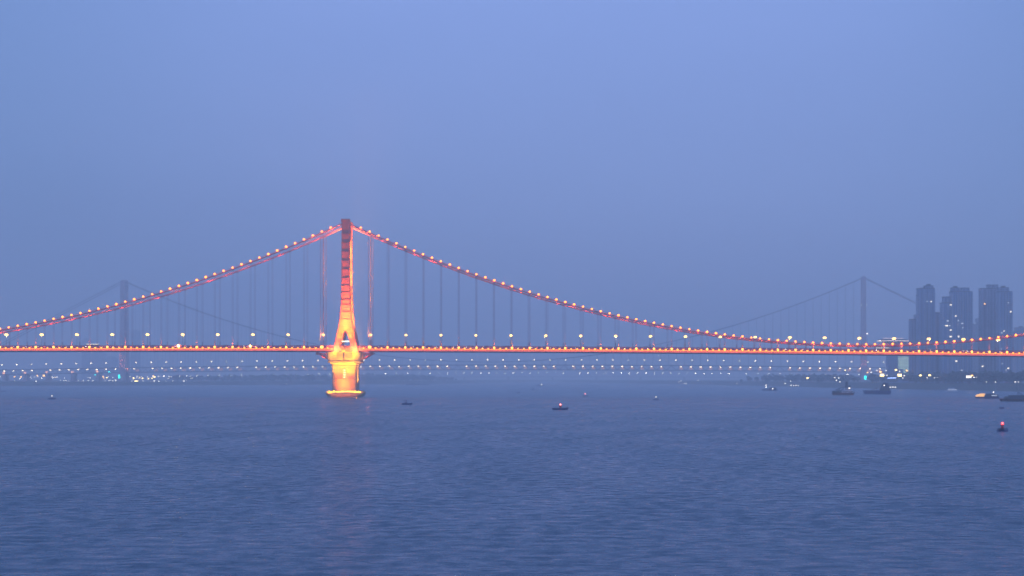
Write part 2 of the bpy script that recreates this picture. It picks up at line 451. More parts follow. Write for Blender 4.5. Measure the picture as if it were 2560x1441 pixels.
# pylons
prof_out = [(36.1, 10.6), (38, 10.1), (41, 9.3), (45, 8.35), (49, 7.55), (52, 6.9), (56, 5.95), (61, 5.1), (67, 4.45), (74, 3.95), (84, 3.6), (99, 3.35), (143, 3.3)]
def hw(z): 
    for (a, b), (c, d) in zip(prof_out, prof_out[1:]):
        if a <= z <= c: return b + (d - b) * (z - a) / (c - a)
    return 3.3
prof_in = [(36.1, 5.2), (41, 4.15), (45, 3.1), (49, 2.1), (52, 1.35), (53.2, .85), (53.8, .0)]
TW = empty('tower', (0, 0, 0), parent=BR)
for tc_ in (-18, 18):
    hd = 3.6; legs = []
    for sg in (-1, 1):                                   # splayed leg
        b = MB()
        zs = [36.1, 38, 41, 45, 49, 52, 53.2, 53.8]
        def inn(z):
            for (a, c), (d, e) in zip(prof_in, prof_in[1:]):
                if a <= z <= d: return c + (e - c) * (z - a) / (d - a)
            return 0
        rings = []
        for z in zs:
            x0, x1 = sg * inn(z), sg * hw(z)
            ch = .55 * sg
            rings.append([(x0, tc_ - hd, z), (x1 - ch, tc_ - hd, z), (x1, tc_ - hd + .55, z), (x1, tc_ + hd - .55, z), (x1 - ch, tc_ + hd, z), (x0, tc_ + hd, z)])
        b.loft(rings); leg = b.build('leg', M['red'], TW); legs.append(leg)
    b = MB(); rings = []
    for z in [53.8, 56, 58.5, 61, 64, 67, 70, 74, 79, 84, 91, 99, 110, 125, 141.2]:
        x = hw(z); c = .55
        rings.append([(-x + c, tc_ - hd, z), (x - c, tc_ - hd, z), (x, tc_ - hd + c, z), (x, tc_ + hd - c, z), (x - c, tc_ + hd, z), (-x + c, tc_ + hd, z), (-x, tc_ + hd - c, z), (-x, tc_ - hd + c, z)])
    b.loft(rings); sh = b.build('shaft', M['red'], TW)
    b = MB(); b.loft([rrect(3.7, 4.1, 141.2, .5, 0, tc_), rrect(3.7, 4.1, 142.6, .5, 0, tc_), rrect(3.3, 3.7, 143.2, .5, 0, tc_)])
    b.build('saddle_housing', M['red'], TW)
    b = MB()
    for z in (131.0, 124.0, 116.8, 109.5, 102.5, 95.5, 89.3, 83.8, 78.1, 74.2, 68.2, 62.5):
        b.box(-hw(z) - .20, hw(z) + .20, tc_ - hd - .22, tc_ + hd + .22, z - .18, z + .18)
    b.build('joint_band', M['red'], sh)
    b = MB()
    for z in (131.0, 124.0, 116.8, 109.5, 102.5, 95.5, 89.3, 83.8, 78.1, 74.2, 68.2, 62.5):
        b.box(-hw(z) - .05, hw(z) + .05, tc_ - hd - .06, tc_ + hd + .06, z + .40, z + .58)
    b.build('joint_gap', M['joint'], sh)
    for sg in (-1, 1):
        for z, dz in ((51.2, .9), (39.6, .6)):
            b = MB(); x0, x1 = sg * (inn(z) + .3), sg * (hw(z) + .25)
            vs = [(x, t, zz) for x, k in ((x0, -dz), (x1, 0)) for t in (tc_ - hd - .25, tc_ + hd + .25) for zz in (z + k - .22, z + k + .22)]
            b.add(vs, [(0, 1, 3, 2), (4, 6, 7, 5), (0, 4, 5, 1), (2, 3, 7, 6), (1, 5, 7, 3), (0, 2, 6, 4)])
            b.build('joint_band', M['red'], legs[0 if sg < 0 else 1])
b = MB(); b.box(-2.7, 2.7, -14.4, 14.4, 127, 133.5); b.build('cross_beam', M['red'], TW)
b = MB(); b.box(-3.2, 3.2, -14.2, 14.2, 78, 80.5); b.build('cross_beam', M['red'], TW)
b = MB(); b.box(-3.1, 3.1, -21.2, -20.6, 44.6, 45.1); b.build('glowing_tie_beam', E_['tick'], TW)  # beam itself glows, standing in for light caught along its edge
b = MB(); b.box(-.5, .9, 13.9, 14.3, 129.5, 131.5); b.build('floodlight', E_['flood'], TW)
b = MB(); b.loft([rrect(4.6, 3, 36.1, .3, 0, -19.4), rrect(4.6, 3, 40.6, .3, 0, -19.4)])
b.box(-4.9, 4.9, -22.8, -16, 40.6, 41.1); b.build('bearing_housing', M['red'], TW)
b = MB()
for x0, x1, z0, z1 in ((-3.9, 1.2, 39.6, 40.0), (-3.9, -3.4, 37.0, 39.6), (-2.2, -.4, 38.6, 38.9), (-1.0, -.5, 36.8, 38.6), (.2, 1.0, 38.2, 39.6), (-3.0, -1.4, 36.5, 36.9)):
    b.box(x0, x1, -22.55, -22.40, z0, z1)
b.build('maintenance_frame', M['rope'], TW)

# pier
PI_ = empty('pier', (-.9, 0, 0), parent=BR)
def loftlist(lst, r): return [rrect(a, b, z, r) for z, a, b in lst]
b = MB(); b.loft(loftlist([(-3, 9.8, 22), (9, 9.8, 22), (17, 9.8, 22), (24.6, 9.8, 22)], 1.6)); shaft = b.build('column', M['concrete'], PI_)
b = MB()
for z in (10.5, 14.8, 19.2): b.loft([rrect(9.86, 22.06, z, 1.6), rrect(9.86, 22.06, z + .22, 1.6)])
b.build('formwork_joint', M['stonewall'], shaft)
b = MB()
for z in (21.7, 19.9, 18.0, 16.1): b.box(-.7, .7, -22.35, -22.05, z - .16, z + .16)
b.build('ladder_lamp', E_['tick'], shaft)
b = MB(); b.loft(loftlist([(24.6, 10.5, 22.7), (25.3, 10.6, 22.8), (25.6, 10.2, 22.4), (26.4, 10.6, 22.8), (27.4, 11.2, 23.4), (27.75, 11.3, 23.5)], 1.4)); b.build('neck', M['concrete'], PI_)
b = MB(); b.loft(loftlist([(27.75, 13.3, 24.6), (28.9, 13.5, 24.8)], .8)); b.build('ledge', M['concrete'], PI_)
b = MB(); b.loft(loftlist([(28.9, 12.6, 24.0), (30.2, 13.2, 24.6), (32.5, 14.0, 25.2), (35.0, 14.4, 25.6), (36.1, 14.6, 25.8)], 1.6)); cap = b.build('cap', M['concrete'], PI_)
b = MB()
for x, w0 in ((-5.2, .22), (-.4, .6)):
    b.add([(x - w0, -25.9, 35.9), (x + w0, -25.9, 35.9), (x + w0 * .5, -25.35, 32), (x + w0, -24.75, 29.6), (x - w0, -24.75, 29.6), (x - w0 * .5, -25.35, 32)], [(0, 1, 2, 5), (5, 2, 3, 4)])
b.build('drip_stain', M['stonewall'], cap)
b = MB(); b.loft([rrect(13.2, 26.6, .5, 8), rrect(14.6, 28, 1.6, 9), rrect(15.2, 28.6, 3.0, 9), rrect(15.0, 28.4, 4.3, 9), rrect(13.9, 27.3, 5.1, 8), rrect(10.2, 22.3, 5.15, 2)])
fen = b.build('fender', M['concrete'], PI_, smooth=True)
b = MB()
for i in range(9):
    x = -9.6 + i * 2.4; b.tube([(x, -25.6, -3), (x, -25.6, .6)], .62, 8)
b.build('pile', M['concrete'], PI_)
for sg in (-1, 1):                                       # inspection brackets under the deck
    b = MB()
    for t in (-19, -8, 8, 19):
        b.tube([(sg * 14.4, t, 30.8), (sg * 22.5, t, 35.6)], .28, 5); b.tube([(sg * 14.5, t, 34.9), (sg * 22.8, t, 35.7)], .3, 5)
        b.tube([(sg * 18.5, t, 33.2), (sg * 18.5, t, 35.2)], .2, 5); b.tube([(sg * 14.5, t, 34.9), (sg * 18.5, t, 33.2)], .16, 5)
    b.box(*sorted((sg * 19.0, sg * 22.6)), -20.5, 20.5, 35.2, 35.5)
    b.box(*sorted((sg * 20.6, sg * 22.9)), -21.0, -18.0, 34.2, 36.3)
    b.build('bracket', M['red'], PI_)
# tower and pier floodlights
OR = (1, .40, .0)
b = MB()
for x, t in ((-6.5, -29.2), (6.5, -29.2), (0, -29.2)):
    b.box(x - .6, x + .6, t - .4, t + .4, 36.2, 36.9); b.tube([(x, t, 36.3), (x, -25.2, 35.6)], .15, 5)
b.build('floodlight_frame', M['red_dark'], cap)
spot('floodlight', (-6.5, -29.5, 37.2), (-2.5, -21.6, 62), 600000, 46, OR)
spot('floodlight', (6.5, -29.5, 37.2), (2.5, -21.6, 62), 600000, 46, OR)
spot('floodlight', (0, -29.5, 37.2), (0, -21.6, 94), 1700000, 36, (1, .28, .07))
spot('floodlight', (-9, -32, 37.2), (-8, -21.6, 42), 90000, 80, (1, .30, .09))
spot('floodlight', (9, -32, 37.2), (8, -21.6, 42), 90000, 80, (1, .30, .09))
spot('floodlight', (12, -6, 41), (3.4, 14.4, 78), 2200000, 50, (1, .42, .07))
spot('floodlight', (4.5, -9, 81), (2.4, 14.4, 108), 900000, 60, (1, .42, .07))
spot('floodlight', (4.5, -8, 98), (2.2, 14.4, 126), 900000, 44, (1, .45, .10))
spot('floodlight', (3.2, 11.0, 128.5), (1.8, 14.3, 131), 2600, 90, (1, .55, .2))
spot('floodlight', (15, -18, 37.5), (4.6, -18, 64), 700000, 44, (1, .26, .07))
spot('floodlight', (-6, 0, 38), (0, 14, 50), 90000, 90, (1, .33, .1))
for x in (-7.5, 0, 7.5):
    spot('floodlight', (x - .9, -32.5, 6.4), (x * .8 - .9, -22.5, 27.5), 200000, 40, (1, .44, .0))
    spot('floodlight', (x - .9, -30.4, 37.4), (x - .9, -25.4, 34.6), 15000, 120, (1, .52, .0))
for x in (-12.5, -6.5, 0, 6.5, 12.5):
    spot('floodlight', (x - .9, -27.6, 9.5), (x - .9, -28.0, 4.0), 22000, 120, (1, .52, .02))
spot('floodlight', (14, -5, 7), (9, -5, 24), 200000, 70, (1, .42, .05))
spot('floodlight', (-2, -34, 9), (-.9, -22, 12), 60000, 90, (1, .24, .0))
for x in (-10, -5, 0, 5, 10):
    point('floodlight', (x - .9, -30.5, .5), 700, (1, .22, .06))
for sg in (-1, 1):
    point('floodlight', (sg * 17.5, -19.5, 31.5), 1500, (1, .20, .10))

# street lamps on the bridge median
def make_lamp():
    r = empty('street_lamp')
    b = MB(); b.tube([(0, 0, 0), (0, 0, 10.6)], .17, 6, .10); b.build('post', M['post'], r)
    for sg in (-1, 1):
        b = MB(); b.tube([(0, sg * .05, 10.4), (0, sg * 1.2, 10.95), (0, sg * 2.2, 11.05)], .07, 5); b.build('arm', M['post'], r)
        b = MB(); b.cm = 0; b.box(-.28, .28, *sorted((sg * 1.9, sg * 2.9)), 11.02, 11.22)
        b.cm = 1; b.ball((0, sg * 2.4, 10.8), 1.0, 8, 5, .75); b.build('lamp_head', [M['post'], E_['street']], r)
    spot('lamp_light', (0, 0, 10.1), (0, .001, 0), 16000, 118, (1, .62, .32), r, .3)
    return r
proto = None
sl = [19.3 + 28.45 * k for k in range(19)] + [-19.3 - 28.45 * k for k in range(10)]
for s in sorted(sl):
    o = make_lamp() if proto is None else copy_tree(proto)
    if proto is None: proto = o
    o.location = ORG + drc * s + Vector((0, 0, zl(s) + 1.2)); o.rotation_euler = (0, 0, TH)
    k = round((abs(s) - 19.3) / 28.45) + 1
    tag(o, '%s double-armed street lamp to the %s of the floodlit tower' % (nth(k), 'right' if s > 0 else 'left'), 'street lamp', 'street lamps along the bridge median')
# two strong work lamps on the deck edge
for px in (447, 626):
    s = (px - 864.5) / 3.116; z = zl(s)
    b = MB(); b.cm = 0; b.tube([(s, -19.6, z + .9), (s, -19.6, z + 2.2)], .12, 5); b.cm = 1; b.ball((s, -19.7, z + 2.5), .75 if px < 500 else .5, 10, 6)
    b.build('flood_lamp', [M['red_dark'], E_['flood']], deck)

# ------------------------------------------------------------------ vehicles on the bridge
def wheels(r, xs, rad, wy):
    for x in xs:
        for sg in (-1, 1):
            b = MB(); b.tube([(x, sg * wy - .11, rad), (x, sg * wy + .11, rad)], rad, 8); b.build('wheel', M['rubber'], r)
def lights(r, xf, xb, z, wy, s=.16):
    for sg in (-1, 1):
        b = MB(); b.ball((xf, sg * wy, z), s, 6, 4); b.build('headlight', E_['head'], r)
        b = MB(); b.ball((xb, sg * wy, z + .1), s * .9, 6, 4); b.build('taillight', E_['tail'], r)
def car(m, suv=False):
    r = empty('parked_car' if False else 'car'); h = .25 if suv else 0
    b = MB(); lo = [(-2.25, .35), (-2.3, .8), (-2.15, 1.0 + h * .6), (1.2, 1.0 + h * .6), (2.1, .82 + h * .4), (2.3, .6), (2.25, .3)]
    b.prism(lo, -.88, .88)
    b.loft([[(x * 1, y, 1.0 + h * .6) for x, y in ((-1.9, -.82), (1.15, -.82), (1.15, .82), (-1.9, .82))], [(x, y, 1.47 + h) for x, y in ((-1.35, -.66), (.35, -.66), (.35, .66), (-1.35, .66))]])
    b.build('body', M[m], r)
    b = MB(); z0, z1 = 1.05 + h * .6, 1.40 + h
    for sg in (-1, 1):
        b.add([(-1.75, sg * .812, z0), (1.0, sg * .812, z0), (.35, sg * .70, z1), (-1.3, sg * .70, z1)], [(0, 1, 2, 3)])
    b.build('window', M['glass'], r)
    wheels(r, (-1.4, 1.4), .33, .84); lights(r, 2.28, -2.28, .68, .62)
    return r
def bus(m):
    r = empty('bus')
    b = MB(); b.loft([rrect(5.2, 1.25, .35, .2), rrect(5.25, 1.27, 1.2, .2), rrect(5.2, 1.25, 2.9, .25), rrect(5.0, 1.1, 3.15, .3)]); b.build('body', M[m], r)
    b = MB()
    for sg in (-1, 1):
        for k in range(7): b.box(-4.7 + k * 1.36, -3.5 + k * 1.36, *sorted((sg * 1.262, sg * 1.30)), 1.35, 2.45)
    b.build('window', M['glass'], r)
    b = MB()
    for sg in (-1, 1): b.box(-4.9, 4.9, *sorted((sg * 1.27, sg * 1.32)), 2.6, 2.85)
    b.box(4.9, 5.3, -1.1, 1.1, 2.5, 2.85); b.build('roof_light', E_['bus_in'], r)
    wheels(r, (-3, 3.2), .48, 1.15); lights(r, 5.25, -5.25, .8, .95, .2)
    return r
def van(m):
    r = empty('van')
    b = MB(); b.prism([(-2.6, .4), (-2.6, 2.1), (1.4, 2.15), (2.1, 1.3), (2.65, 1.1), (2.65, .4)], -.95, .95); b.build('body', M[m], r)
    b = MB()
    for sg in (-1, 1): b.add([(-2.2, sg * .957, 1.35), (1.8, sg * .957, 1.35), (1.3, sg * .957, 1.95), (-2.2, sg * .957, 1.95)], [(0, 1, 2, 3)])
    b.build('window', M['glass'], r)
    wheels(r, (-1.6, 1.6), .36, .88); lights(r, 2.65, -2.6, .8, .7)
    return r
protos = {}
def place(kind, s, lane, flip):
    fn, m, lab, cat, grp = kind; key = (fn.__name__, m, lab)
    if key not in protos: o = protos[key] = fn(m) if 'off-road' not in lab else fn(m, True)
    else: o = copy_tree(protos[key])
    o.location = ORG + drc * s + nrm * lane + Vector((0, 0, zl(s) + 1.215)); o.rotation_euler = (0, 0, TH + (pi if flip else 0))
    if grp:
        sec = 'left of the floodlit tower' if s < 0 else 'just right of the floodlit tower' if s < 190 else 'midway between tower and cable low point' if s < 360 else 'where the cable dips lowest'
        lab = lab.replace('in the traffic on the red suspension bridge', 'on the red bridge ' + sec).replace('in the traffic on the red bridge', 'on the red bridge ' + sec)
        grp = grp.replace('on the bridge', sec)
    tag(o, lab, cat, grp)
KIN = [(car, 'silver', 'small silver car in the traffic on the red suspension bridge', 'car', 'silver cars on the bridge'),
       (car, 'black', 'small black car in the traffic on the red suspension bridge', 'car', 'black cars on the bridge'),
       (car, 'whitecar', 'small white car in the traffic on the red suspension bridge', 'car', 'white cars on the bridge'),
       (car, 'redcar', 'small red car in the traffic on the red suspension bridge', 'car', 'red cars on the bridge'),
       (car, 'silver', 'tall silver off-road car in the traffic on the red bridge', 'car', 'off-road cars on the bridge'),
       (van, 'whitecar', 'white van in the traffic on the red suspension bridge', 'van', 'white vans on the bridge'),
       (van, 'bluecar', 'blue van in the traffic on the red suspension bridge', 'van', 'blue vans on the bridge')]
for lane, gap, flip in ((-15.0, 10.5, True), (-11.0, 14, True), (-5.5, 17, True), (6, 20, False), (13, 26, False)):
    s = -288 + random.uniform(0, 8)
    while s < 552:
        if lane > -8 or not any(abs(s - q) < 11 for q in (-203, 434)):
            place(random.choices(KIN, (5, 4, 5, 2, 3, 2, 1))[0], s, lane + random.uniform(-.3, .3), flip)
        s += gap * random.uniform(.62, 1.5) + 1.5
place((bus, 'silver', 'lit bus on the bridge near the right end where the cable dips lowest', 'bus', None), 434, -15, True)
place((bus, 'whitecar', 'bus on the bridge to the left of the tower above the lit strip', 'bus', None), -203, -15, True)

# ------------------------------------------------------------------ FAR BRIDGE (double-deck truss)
TH2 = radians(-6.0)
o2 = Vector(((311 - 1280) * 4980 / F, 4980, 0)); FB = empty('truss_suspension_bridge', o2, TH2)
tag(FB, 'hazy double-deck truss suspension bridge with two tall towers far behind', 'bridge')
d2 = Vector((cos(TH2), sin(TH2), 0)); n2 = Vector((-sin(TH2), cos(TH2), 0))
def zf(s): return 45.6 - 8.3e-6 * (s - 850) ** 2       # top chord
def zc2(s):
    if s < 0: return 242 + s * .50 + 0.00006 * (s * (s + 470)) * 0 - 0
    if s > 1700: return 242 - (s - 1700) * .50
    return 53 + 189 * ((s - 850) / 850) ** 2
F0, F1 = -360, 1990
ss2 = arr(F0, F1, 22.2)
for sg in (-1, 1):
    b = MB()
    for off, hh in ((0, .8), (-10.5, .8)):
        for a, c in zip(ss2, ss2[1:]):
            vs = [(x, sg * 14 + t, zf(x) + off + z) for x in (a, c) for t in (-.6, .6) for z in (-hh, hh)]
            b.add(vs, [(0, 1, 3, 2), (4, 6, 7, 5), (0, 4, 5, 1), (2, 3, 7, 6), (1, 5, 7, 3), (0, 2, 6, 4)])
    for a, c in zip(ss2, ss2[1:]):
        m_ = (a + c) / 2
        b.tube([(a, sg * 14, zf(a) - 10.3), (m_, sg * 14, zf(m_) - .3), (c, sg * 14, zf(c) - 10.3)], .45, 4)
    b.build('truss', M['truss'], FB)
b = MB()
for off in (.9, -10.0):
    b.loft([[(s, t, zf(s) + off + z) for t, z in ((-15, 0), (15, 0), (15, .5), (-15, .5))] for s in ss2])
b.build('deck', M['asphalt'], FB)
for sg in (-1, 1):
    pts = [(s, 14 * sg, zc2(s)) for s in [-390] + arr(-380, 0, 40) + arr(1, 1700, 25)[:-1] + arr(1700.5, 2010, 40)]
    b = MB(); b.tube(pts, .75, 6); b.build('main_cable', M['truss'], FB)
far_h = MB()
for sg in (-1, 1):
    for k in range(1, 94):
        s = 18 * k + 4; 
        b = MB() if sg < 0 else far_h
        b.tube([(s, 14 * sg, zf(s)), (s, 14 * sg, zc2(s))], .22, 4)
        if sg < 0: b.build('hanger', M['truss'], FB)
tag(far_h.build('hanger', M['truss'], FB), kind='stuff')
for s0 in (0, 1700):
    T = empty('tower', (s0, 0, 0), parent=FB)
    for sg in (-1, 1):
        b = MB(); b.loft([rrect(7.5, 5.5, -2, 1, 0, sg * 17), rrect(6.2, 4.6, 60, 1, 0, sg * 16.5), rrect(5.2, 4.2, 150, 1, 0, sg * 15), rrect(4.9, 4, 241, 1, 0, sg * 14)])
        b.build('leg', M['truss_tower'], T)
    for z0, z1 in ((24, 30), (118, 125), (232, 244)):
        b = MB(); b.loft([rrect(4.4, 14, z0, .5), rrect(4.4, 14, z1, .5)]); b.build('cross_beam', M['truss_tower'], T)
    b = MB(); b.loft([rrect(16, 26, -2, 8), rrect(16, 26, 3, 8)]); b.build('pile_cap', M['grey_conc'], T)
    b = MB(); b.box(-8.3, -4.2, -22.9, -22.6, 16, 24); b.build('navigation_sign', E_['cyan'], T) if s0 == 0 else (b.v.clear(), b.f.clear(), b.m.clear(), b.box(1.0, 5.2, -22.9, -22.6, 13, 21), b.build('navigation_sign', E_['cyan'], T))
    if s0 == 1700:
        for x in (-5.4, 5.4):
            b = MB(); b.ball((x, -16, 180), 1.0, 6, 4); b.build('beacon', E_['sh_white'], T)
    xx = 9 if s0 == 0 else -8
    spot('tower_light', (s0 + xx, -3, 34), (s0, 17, 62), 1500000, 80, (1, .32, .10), FB)
    spot('tower_light', (s0 + xx * .3, -75, 8), (s0, -15, 150), 5000000, 80, (1, .36, .30), FB)
def s_of(px, t=0):                   # far bridge position seen at a photo column
    k = (px - 1280) / F; o = o2 + n2 * t
    return (k * o.y - o.x) / (d2.x - k * d2.y)
for px in (14, 67, 121, 185, 247, 2235):
    s = s_of(px); b = MB(); z1 = zf(s) - 11.4
    for sg in (-1, 1): b.loft([rrect(3.6, 3, -2, .5, s, sg * 12), rrect(3, 2.6, z1 - 3, .5, s, sg * 12)])
    b.loft([rrect(3.6, 16, z1 - 3, .5, s), rrect(3.6, 16, z1, .5, s)]); b.build('approach_pier', M['truss_tower'], FB)
    b = MB(); b.box(s - 2.6, s + 2.6, -13, -12.6, z1 + 2.2, z1 + 6.5); b.build('truss_glow_panel', E_['far_amber'], FB)  # glowing panel stands in for the orange-lit truss above the pier
# lamps in the truss and lamp posts on top
for i, s in enumerate(arr(F0 + 10, F1 - 10, 22.2)):
    if i % 11 == 7: continue
    b = MB(); k = random.uniform(.75, 1.1)
    b.box(s - 1.9 * k, s + 1.9 * k, -15.2, -14.8, zf(s) - 3.0, zf(s) - 1.6); b.build('truss_lamp', E_['far_deck'], FB)
    if s > 20:
        b = MB(); b.box(s - 4.5, s + 3.5, 14.75, 14.95, zf(s) - 8.6, zf(s) - 3.4); b.build('interior_glow_board', E_['truss_in'], FB)  # glowing board added in place of lamplight filling the truss interior
proto = None; cnt_l = cnt_r = 0
for s in arr(-330, 1960, 35.75):
    if proto is None:
        b = MB(); b.cm = 0; b.tube([(0, 0, 0), (0, 0, 11.2)], .18, 4); b.tube([(0, -1.5, 11.2), (0, 1.5, 11.2)], .12, 4)
        b.cm = 1; b.ball((0, -1.3, 11.1), 1.3, 6, 4, .6); b.ball((0, 1.3, 11.1), 1.3, 6, 4, .6)
        proto = o = b.build('street_lamp', [M['post'], E_['far_street']])
    else: o = proto.copy(); C.objects.link(o)
    o.location = o2 + d2 * s + Vector((0, 0, zf(s) + 1.4)); o.rotation_euler = (0, 0, TH2)
    cnt_l = cnt_l + 1 if s < 0 else cnt_l; cnt_r = cnt_r + 1 if s >= 0 else cnt_r
    tag(o, ('%s white lamp from the left end of the hazy truss bridge' % nth(cnt_l)) if s < 0 else ('%s white lamp rightward from the left tower of the hazy truss bridge' % nth(cnt_r)),
        'street lamp', 'street lamps on the truss bridge')

# ------------------------------------------------------------------ THIRD BRIDGE on the horizon
Y3 = 9000.0
o3 = Vector((200, Y3, 0)); TB = empty('girder_bridge', o3)
tag(TB, 'barely visible long girder bridge on the hazy horizon', 'bridge')
def z3(x): return 22.5 - 3.2e-6 * x * x
b = MB(); xs = arr(-2300, 1500, 100)
b.loft([[(x, t, z3(x) + z) for t, z in ((-15, -1.8), (15, -1.8), (15, 1.4), (-15, 1.4))] for x in xs]); b.build('deck', M['grey_conc'], TB)
for x in arr(-2250, 1450, 185):
    b = MB(); b.box(x - 4, x + 4, -11, 11, -2, z3(x) - 1.8); b.build('pier', M['grey_conc'], TB)
pxs = [22 + 27.7 * k for k in range(39)] + [1077 + 20.7 * k for k in range(37)] + [1866 + 28 * k for k in range(12)]
proto = None; cnt = 0
for px in sorted(pxs):
    if 1420 < px < 1430: continue
    cnt += 1
    x = (px - 1280) * Y3 / F - o3.x
    if proto is None:
        b = MB(); b.cm = 0; b.tube([(0, 0, 0), (0, 0, 13.5)], .3, 4); b.cm = 1; b.ball((0, 0, 14), 2.0, 6, 4, .6)
        proto = o = b.build('street_lamp', [M['post'], E_['farther']])
    else: o = proto.copy(); C.objects.link(o)
    o.location = o3 + Vector((x, 0, 39 - 4.77e-6 * x * x - 14.2))
    tag(o, '%s tiny lamp from the left in the row along the horizon bridge' % nth(cnt), 'street lamp', 'lamps of the horizon bridge')

# ------------------------------------------------------------------ buildings on the right bank
def facade(name, wall, win, fw=4.2, fh=3.1):
    m = bpy.data.materials.new(name); m.use_nodes = True
    n = m.node_tree.nodes; l = m.node_tree.links; b = n['Principled BSDF']; b.inputs['Roughness'].default_value = .6
    t = n.new('ShaderNodeTexCoord'); s = n.new('ShaderNodeSeparateXYZ'); l.new(t.outputs['Object'], s.inputs[0])
    def band(out, per, lo):
        a = n.new('ShaderNodeMath'); a.operation = 'DIVIDE'; a.inputs[1].default_value = per; l.new(out, a.inputs[0])
        f = n.new('ShaderNodeMath'); f.operation = 'FRACT'; l.new(a.outputs[0], f.inputs[0])
        g = n.new('ShaderNodeMath'); g.operation = 'GREATER_THAN'; g.inputs[1].default_value = lo; l.new(f.outputs[0], g.inputs[0]); return g
    ad_ = n.new('ShaderNodeMath'); ad_.operation = 'ADD'; l.new(s.outputs[0], ad_.inputs[0]); l.new(s.outputs[1], ad_.inputs[1])
    g1 = band(ad_.outputs[0], fw, .42); g2 = band(s.outputs[2], fh, .45)
    mu = n.new('ShaderNodeMath'); mu.operation = 'MULTIPLY'; l.new(g1.outputs[0], mu.inputs[0]); l.new(g2.outputs[0], mu.inputs[1])
    mx = n.new('ShaderNodeMixRGB'); mx.inputs[1].default_value = (*wall, 1); mx.inputs[2].default_value = (*win, 1)
    l.new(mu.outputs[0], mx.inputs[0]); l.new(mx.outputs[0], b.inputs['Base Color']); return m
FA = [facade('apartment_facade', (.18, .25, .42), (.05, .075, .13)), facade('apartment_facade_warm', (.29, .26, .36), (.06, .07, .12), 5.0),
      facade('apartment_facade_blue', (.15, .24, .44), (.05, .09, .16), 3.6)]
def building(name, label, cat, Y, masses, fac, wins=(), fins=True):
    cx = sum(m[0] + m[1] for m in masses) / 2 / len(masses)
    base = P(cx, HY, Y); base.z = ground_z(base.x, Y) - 3
    r = empty(name, base); tag(r, label, cat)
    for (a, c, top, dy, dep) in masses:
        x0, x1 = P(a, 0, Y).x - base.x, P(c, 0, Y).x - base.x; zt = P(0, top, Y).z - base.z
        b = MB(); b.box(x0, x1, dy, dy + dep, 0, zt)
        if fins:
            n_ = max(2, int((x1 - x0) / 7))
            b.cm = 1
            for k in range(n_ + 1):
                xx = x0 + (x1 - x0) * k / n_
                b.box(xx - .5, xx + .5, dy - 1.3, dy - .02, 0, zt - 1.5)
            for k in range(1, int(dep / 8)):
                b.box(x0 - 1.2, x0 - .02, dy + k * 8 - .5, dy + k * 8 + .5, 0, zt - 1.5)
            for k in range(n_):
                if k % 2: 
                    xa = x0 + (x1 - x0) * k / n_ + .6; xb = x0 + (x1 - x0) * (k + 1) / n_ - .6
                    for f in range(3, int(zt / 3.1) - 1): b.box(xa, xb, dy - 1.15, dy - .03, f * 3.1, f * 3.1 + .9)
        b.build('wall', [fac, M['pale']] if fins else fac, r)
        b = MB(); b.box(x0 - .3, x1 + .3, dy - .3, dy + dep + .3, zt, zt + 1.0)
        if x1 - x0 > 12: b.box((x0 + x1) / 2 - 3, (x0 + x1) / 2 + 3, dy + dep * .3, dy + dep * .7, zt + 1, zt + 3.5)
        b.build('roof', M['roofm'], r)
    for (px, py, wpx, e) in wins:
        p = P(px, py, Y); dy = min([m[3] for m in masses if m[0] - 1 <= px <= m[1] + 1] or [0]); w_ = wpx * Y / F / 2
        b = MB(); b.box(p.x - base.x - w_, p.x - base.x + w_, dy - 1.9, dy - 1.6, p.z - base.z - .8, p.z - base.z + .8)
        b.build('lit_window', E_[e], r)
    return r
def U(u, v): return (1920 + u / 4, 680 + v / 4)
def ms(u0, u1, v, dy, dep): return (1920 + u0 / 4, 1920 + u1 / 4, 680 + v / 4, dy, dep)
def wn(u, v, w_, e='win'): return (1920 + u / 4, 680 + v / 4, w_, e)
building('apartment_tower', 'tall stepped apartment tower standing leftmost in the hazy skyline', 'building', 3300,
         [ms(1512, 1668, 168, 0, 24), ms(1578, 1660, 141, 4, 14), ms(1507, 1512, 230, 2, 20)], FA[0],
         [wn(1630, 297, 3), wn(1590, 297, 2, 'win_dim')])
building('apartment_block', 'low stepped apartment wing left of the tall hazy tower', 'building', 3330,
         [ms(1433, 1487, 478, 0, 22), ms(1487, 1506, 432, 2, 24)], FA[1], [wn(1512 - 14, 915, 2, 'win_dim')])
building('apartment_block', 'mid-height apartment block filling the gap between two tall towers', 'building', 3340,
         [ms(1672, 1746, 410, 0, 26)], FA[1])
building('apartment_tower', 'wide stepped apartment tower with the most lit windows, second in the skyline', 'building', 3260,
         [ms(1748, 1840, 312, 0, 24), ms(1765, 1838, 252, 5, 14), ms(1840, 1948, 200, -3, 24), ms(1842, 1925, 163, 3, 12), ms(1948, 2047, 200, 2, 26), ms(1952, 2022, 163, 6, 14)], FA[2],
         [wn(1825, 331, 4), wn(1872, 443, 3), wn(1898, 490, 3, 'win_dim'), wn(1795, 492, 5, 'win_dim'), wn(1785, 540, 6), wn(1815, 540, 3, 'win_dim'),
          wn(1935, 517, 5, 'win_dim'), wn(1825, 583, 4), wn(1825, 648, 5), wn(1900, 648, 4), wn(1940, 560, 2, 'win_dim'), wn(1877, 893, 4), wn(1848, 1003, 6), wn(1930, 985, 4, 'win_dim')])
building('apartment_tower', 'reddish tall apartment tower with two roof blocks, third in the skyline', 'building', 3300,
         [ms(2140, 2310, 168, 0, 24), ms(2205, 2236, 133, 4, 12), ms(2257, 2308, 133, 4, 12)], FA[1],
         [wn(2165, 322, 2, 'sh_amber'), wn(2135 + 8, 945, 4), wn(2285, 610, 3, 'win_dim'), wn(2308, 562, 2, 'win_dim')])
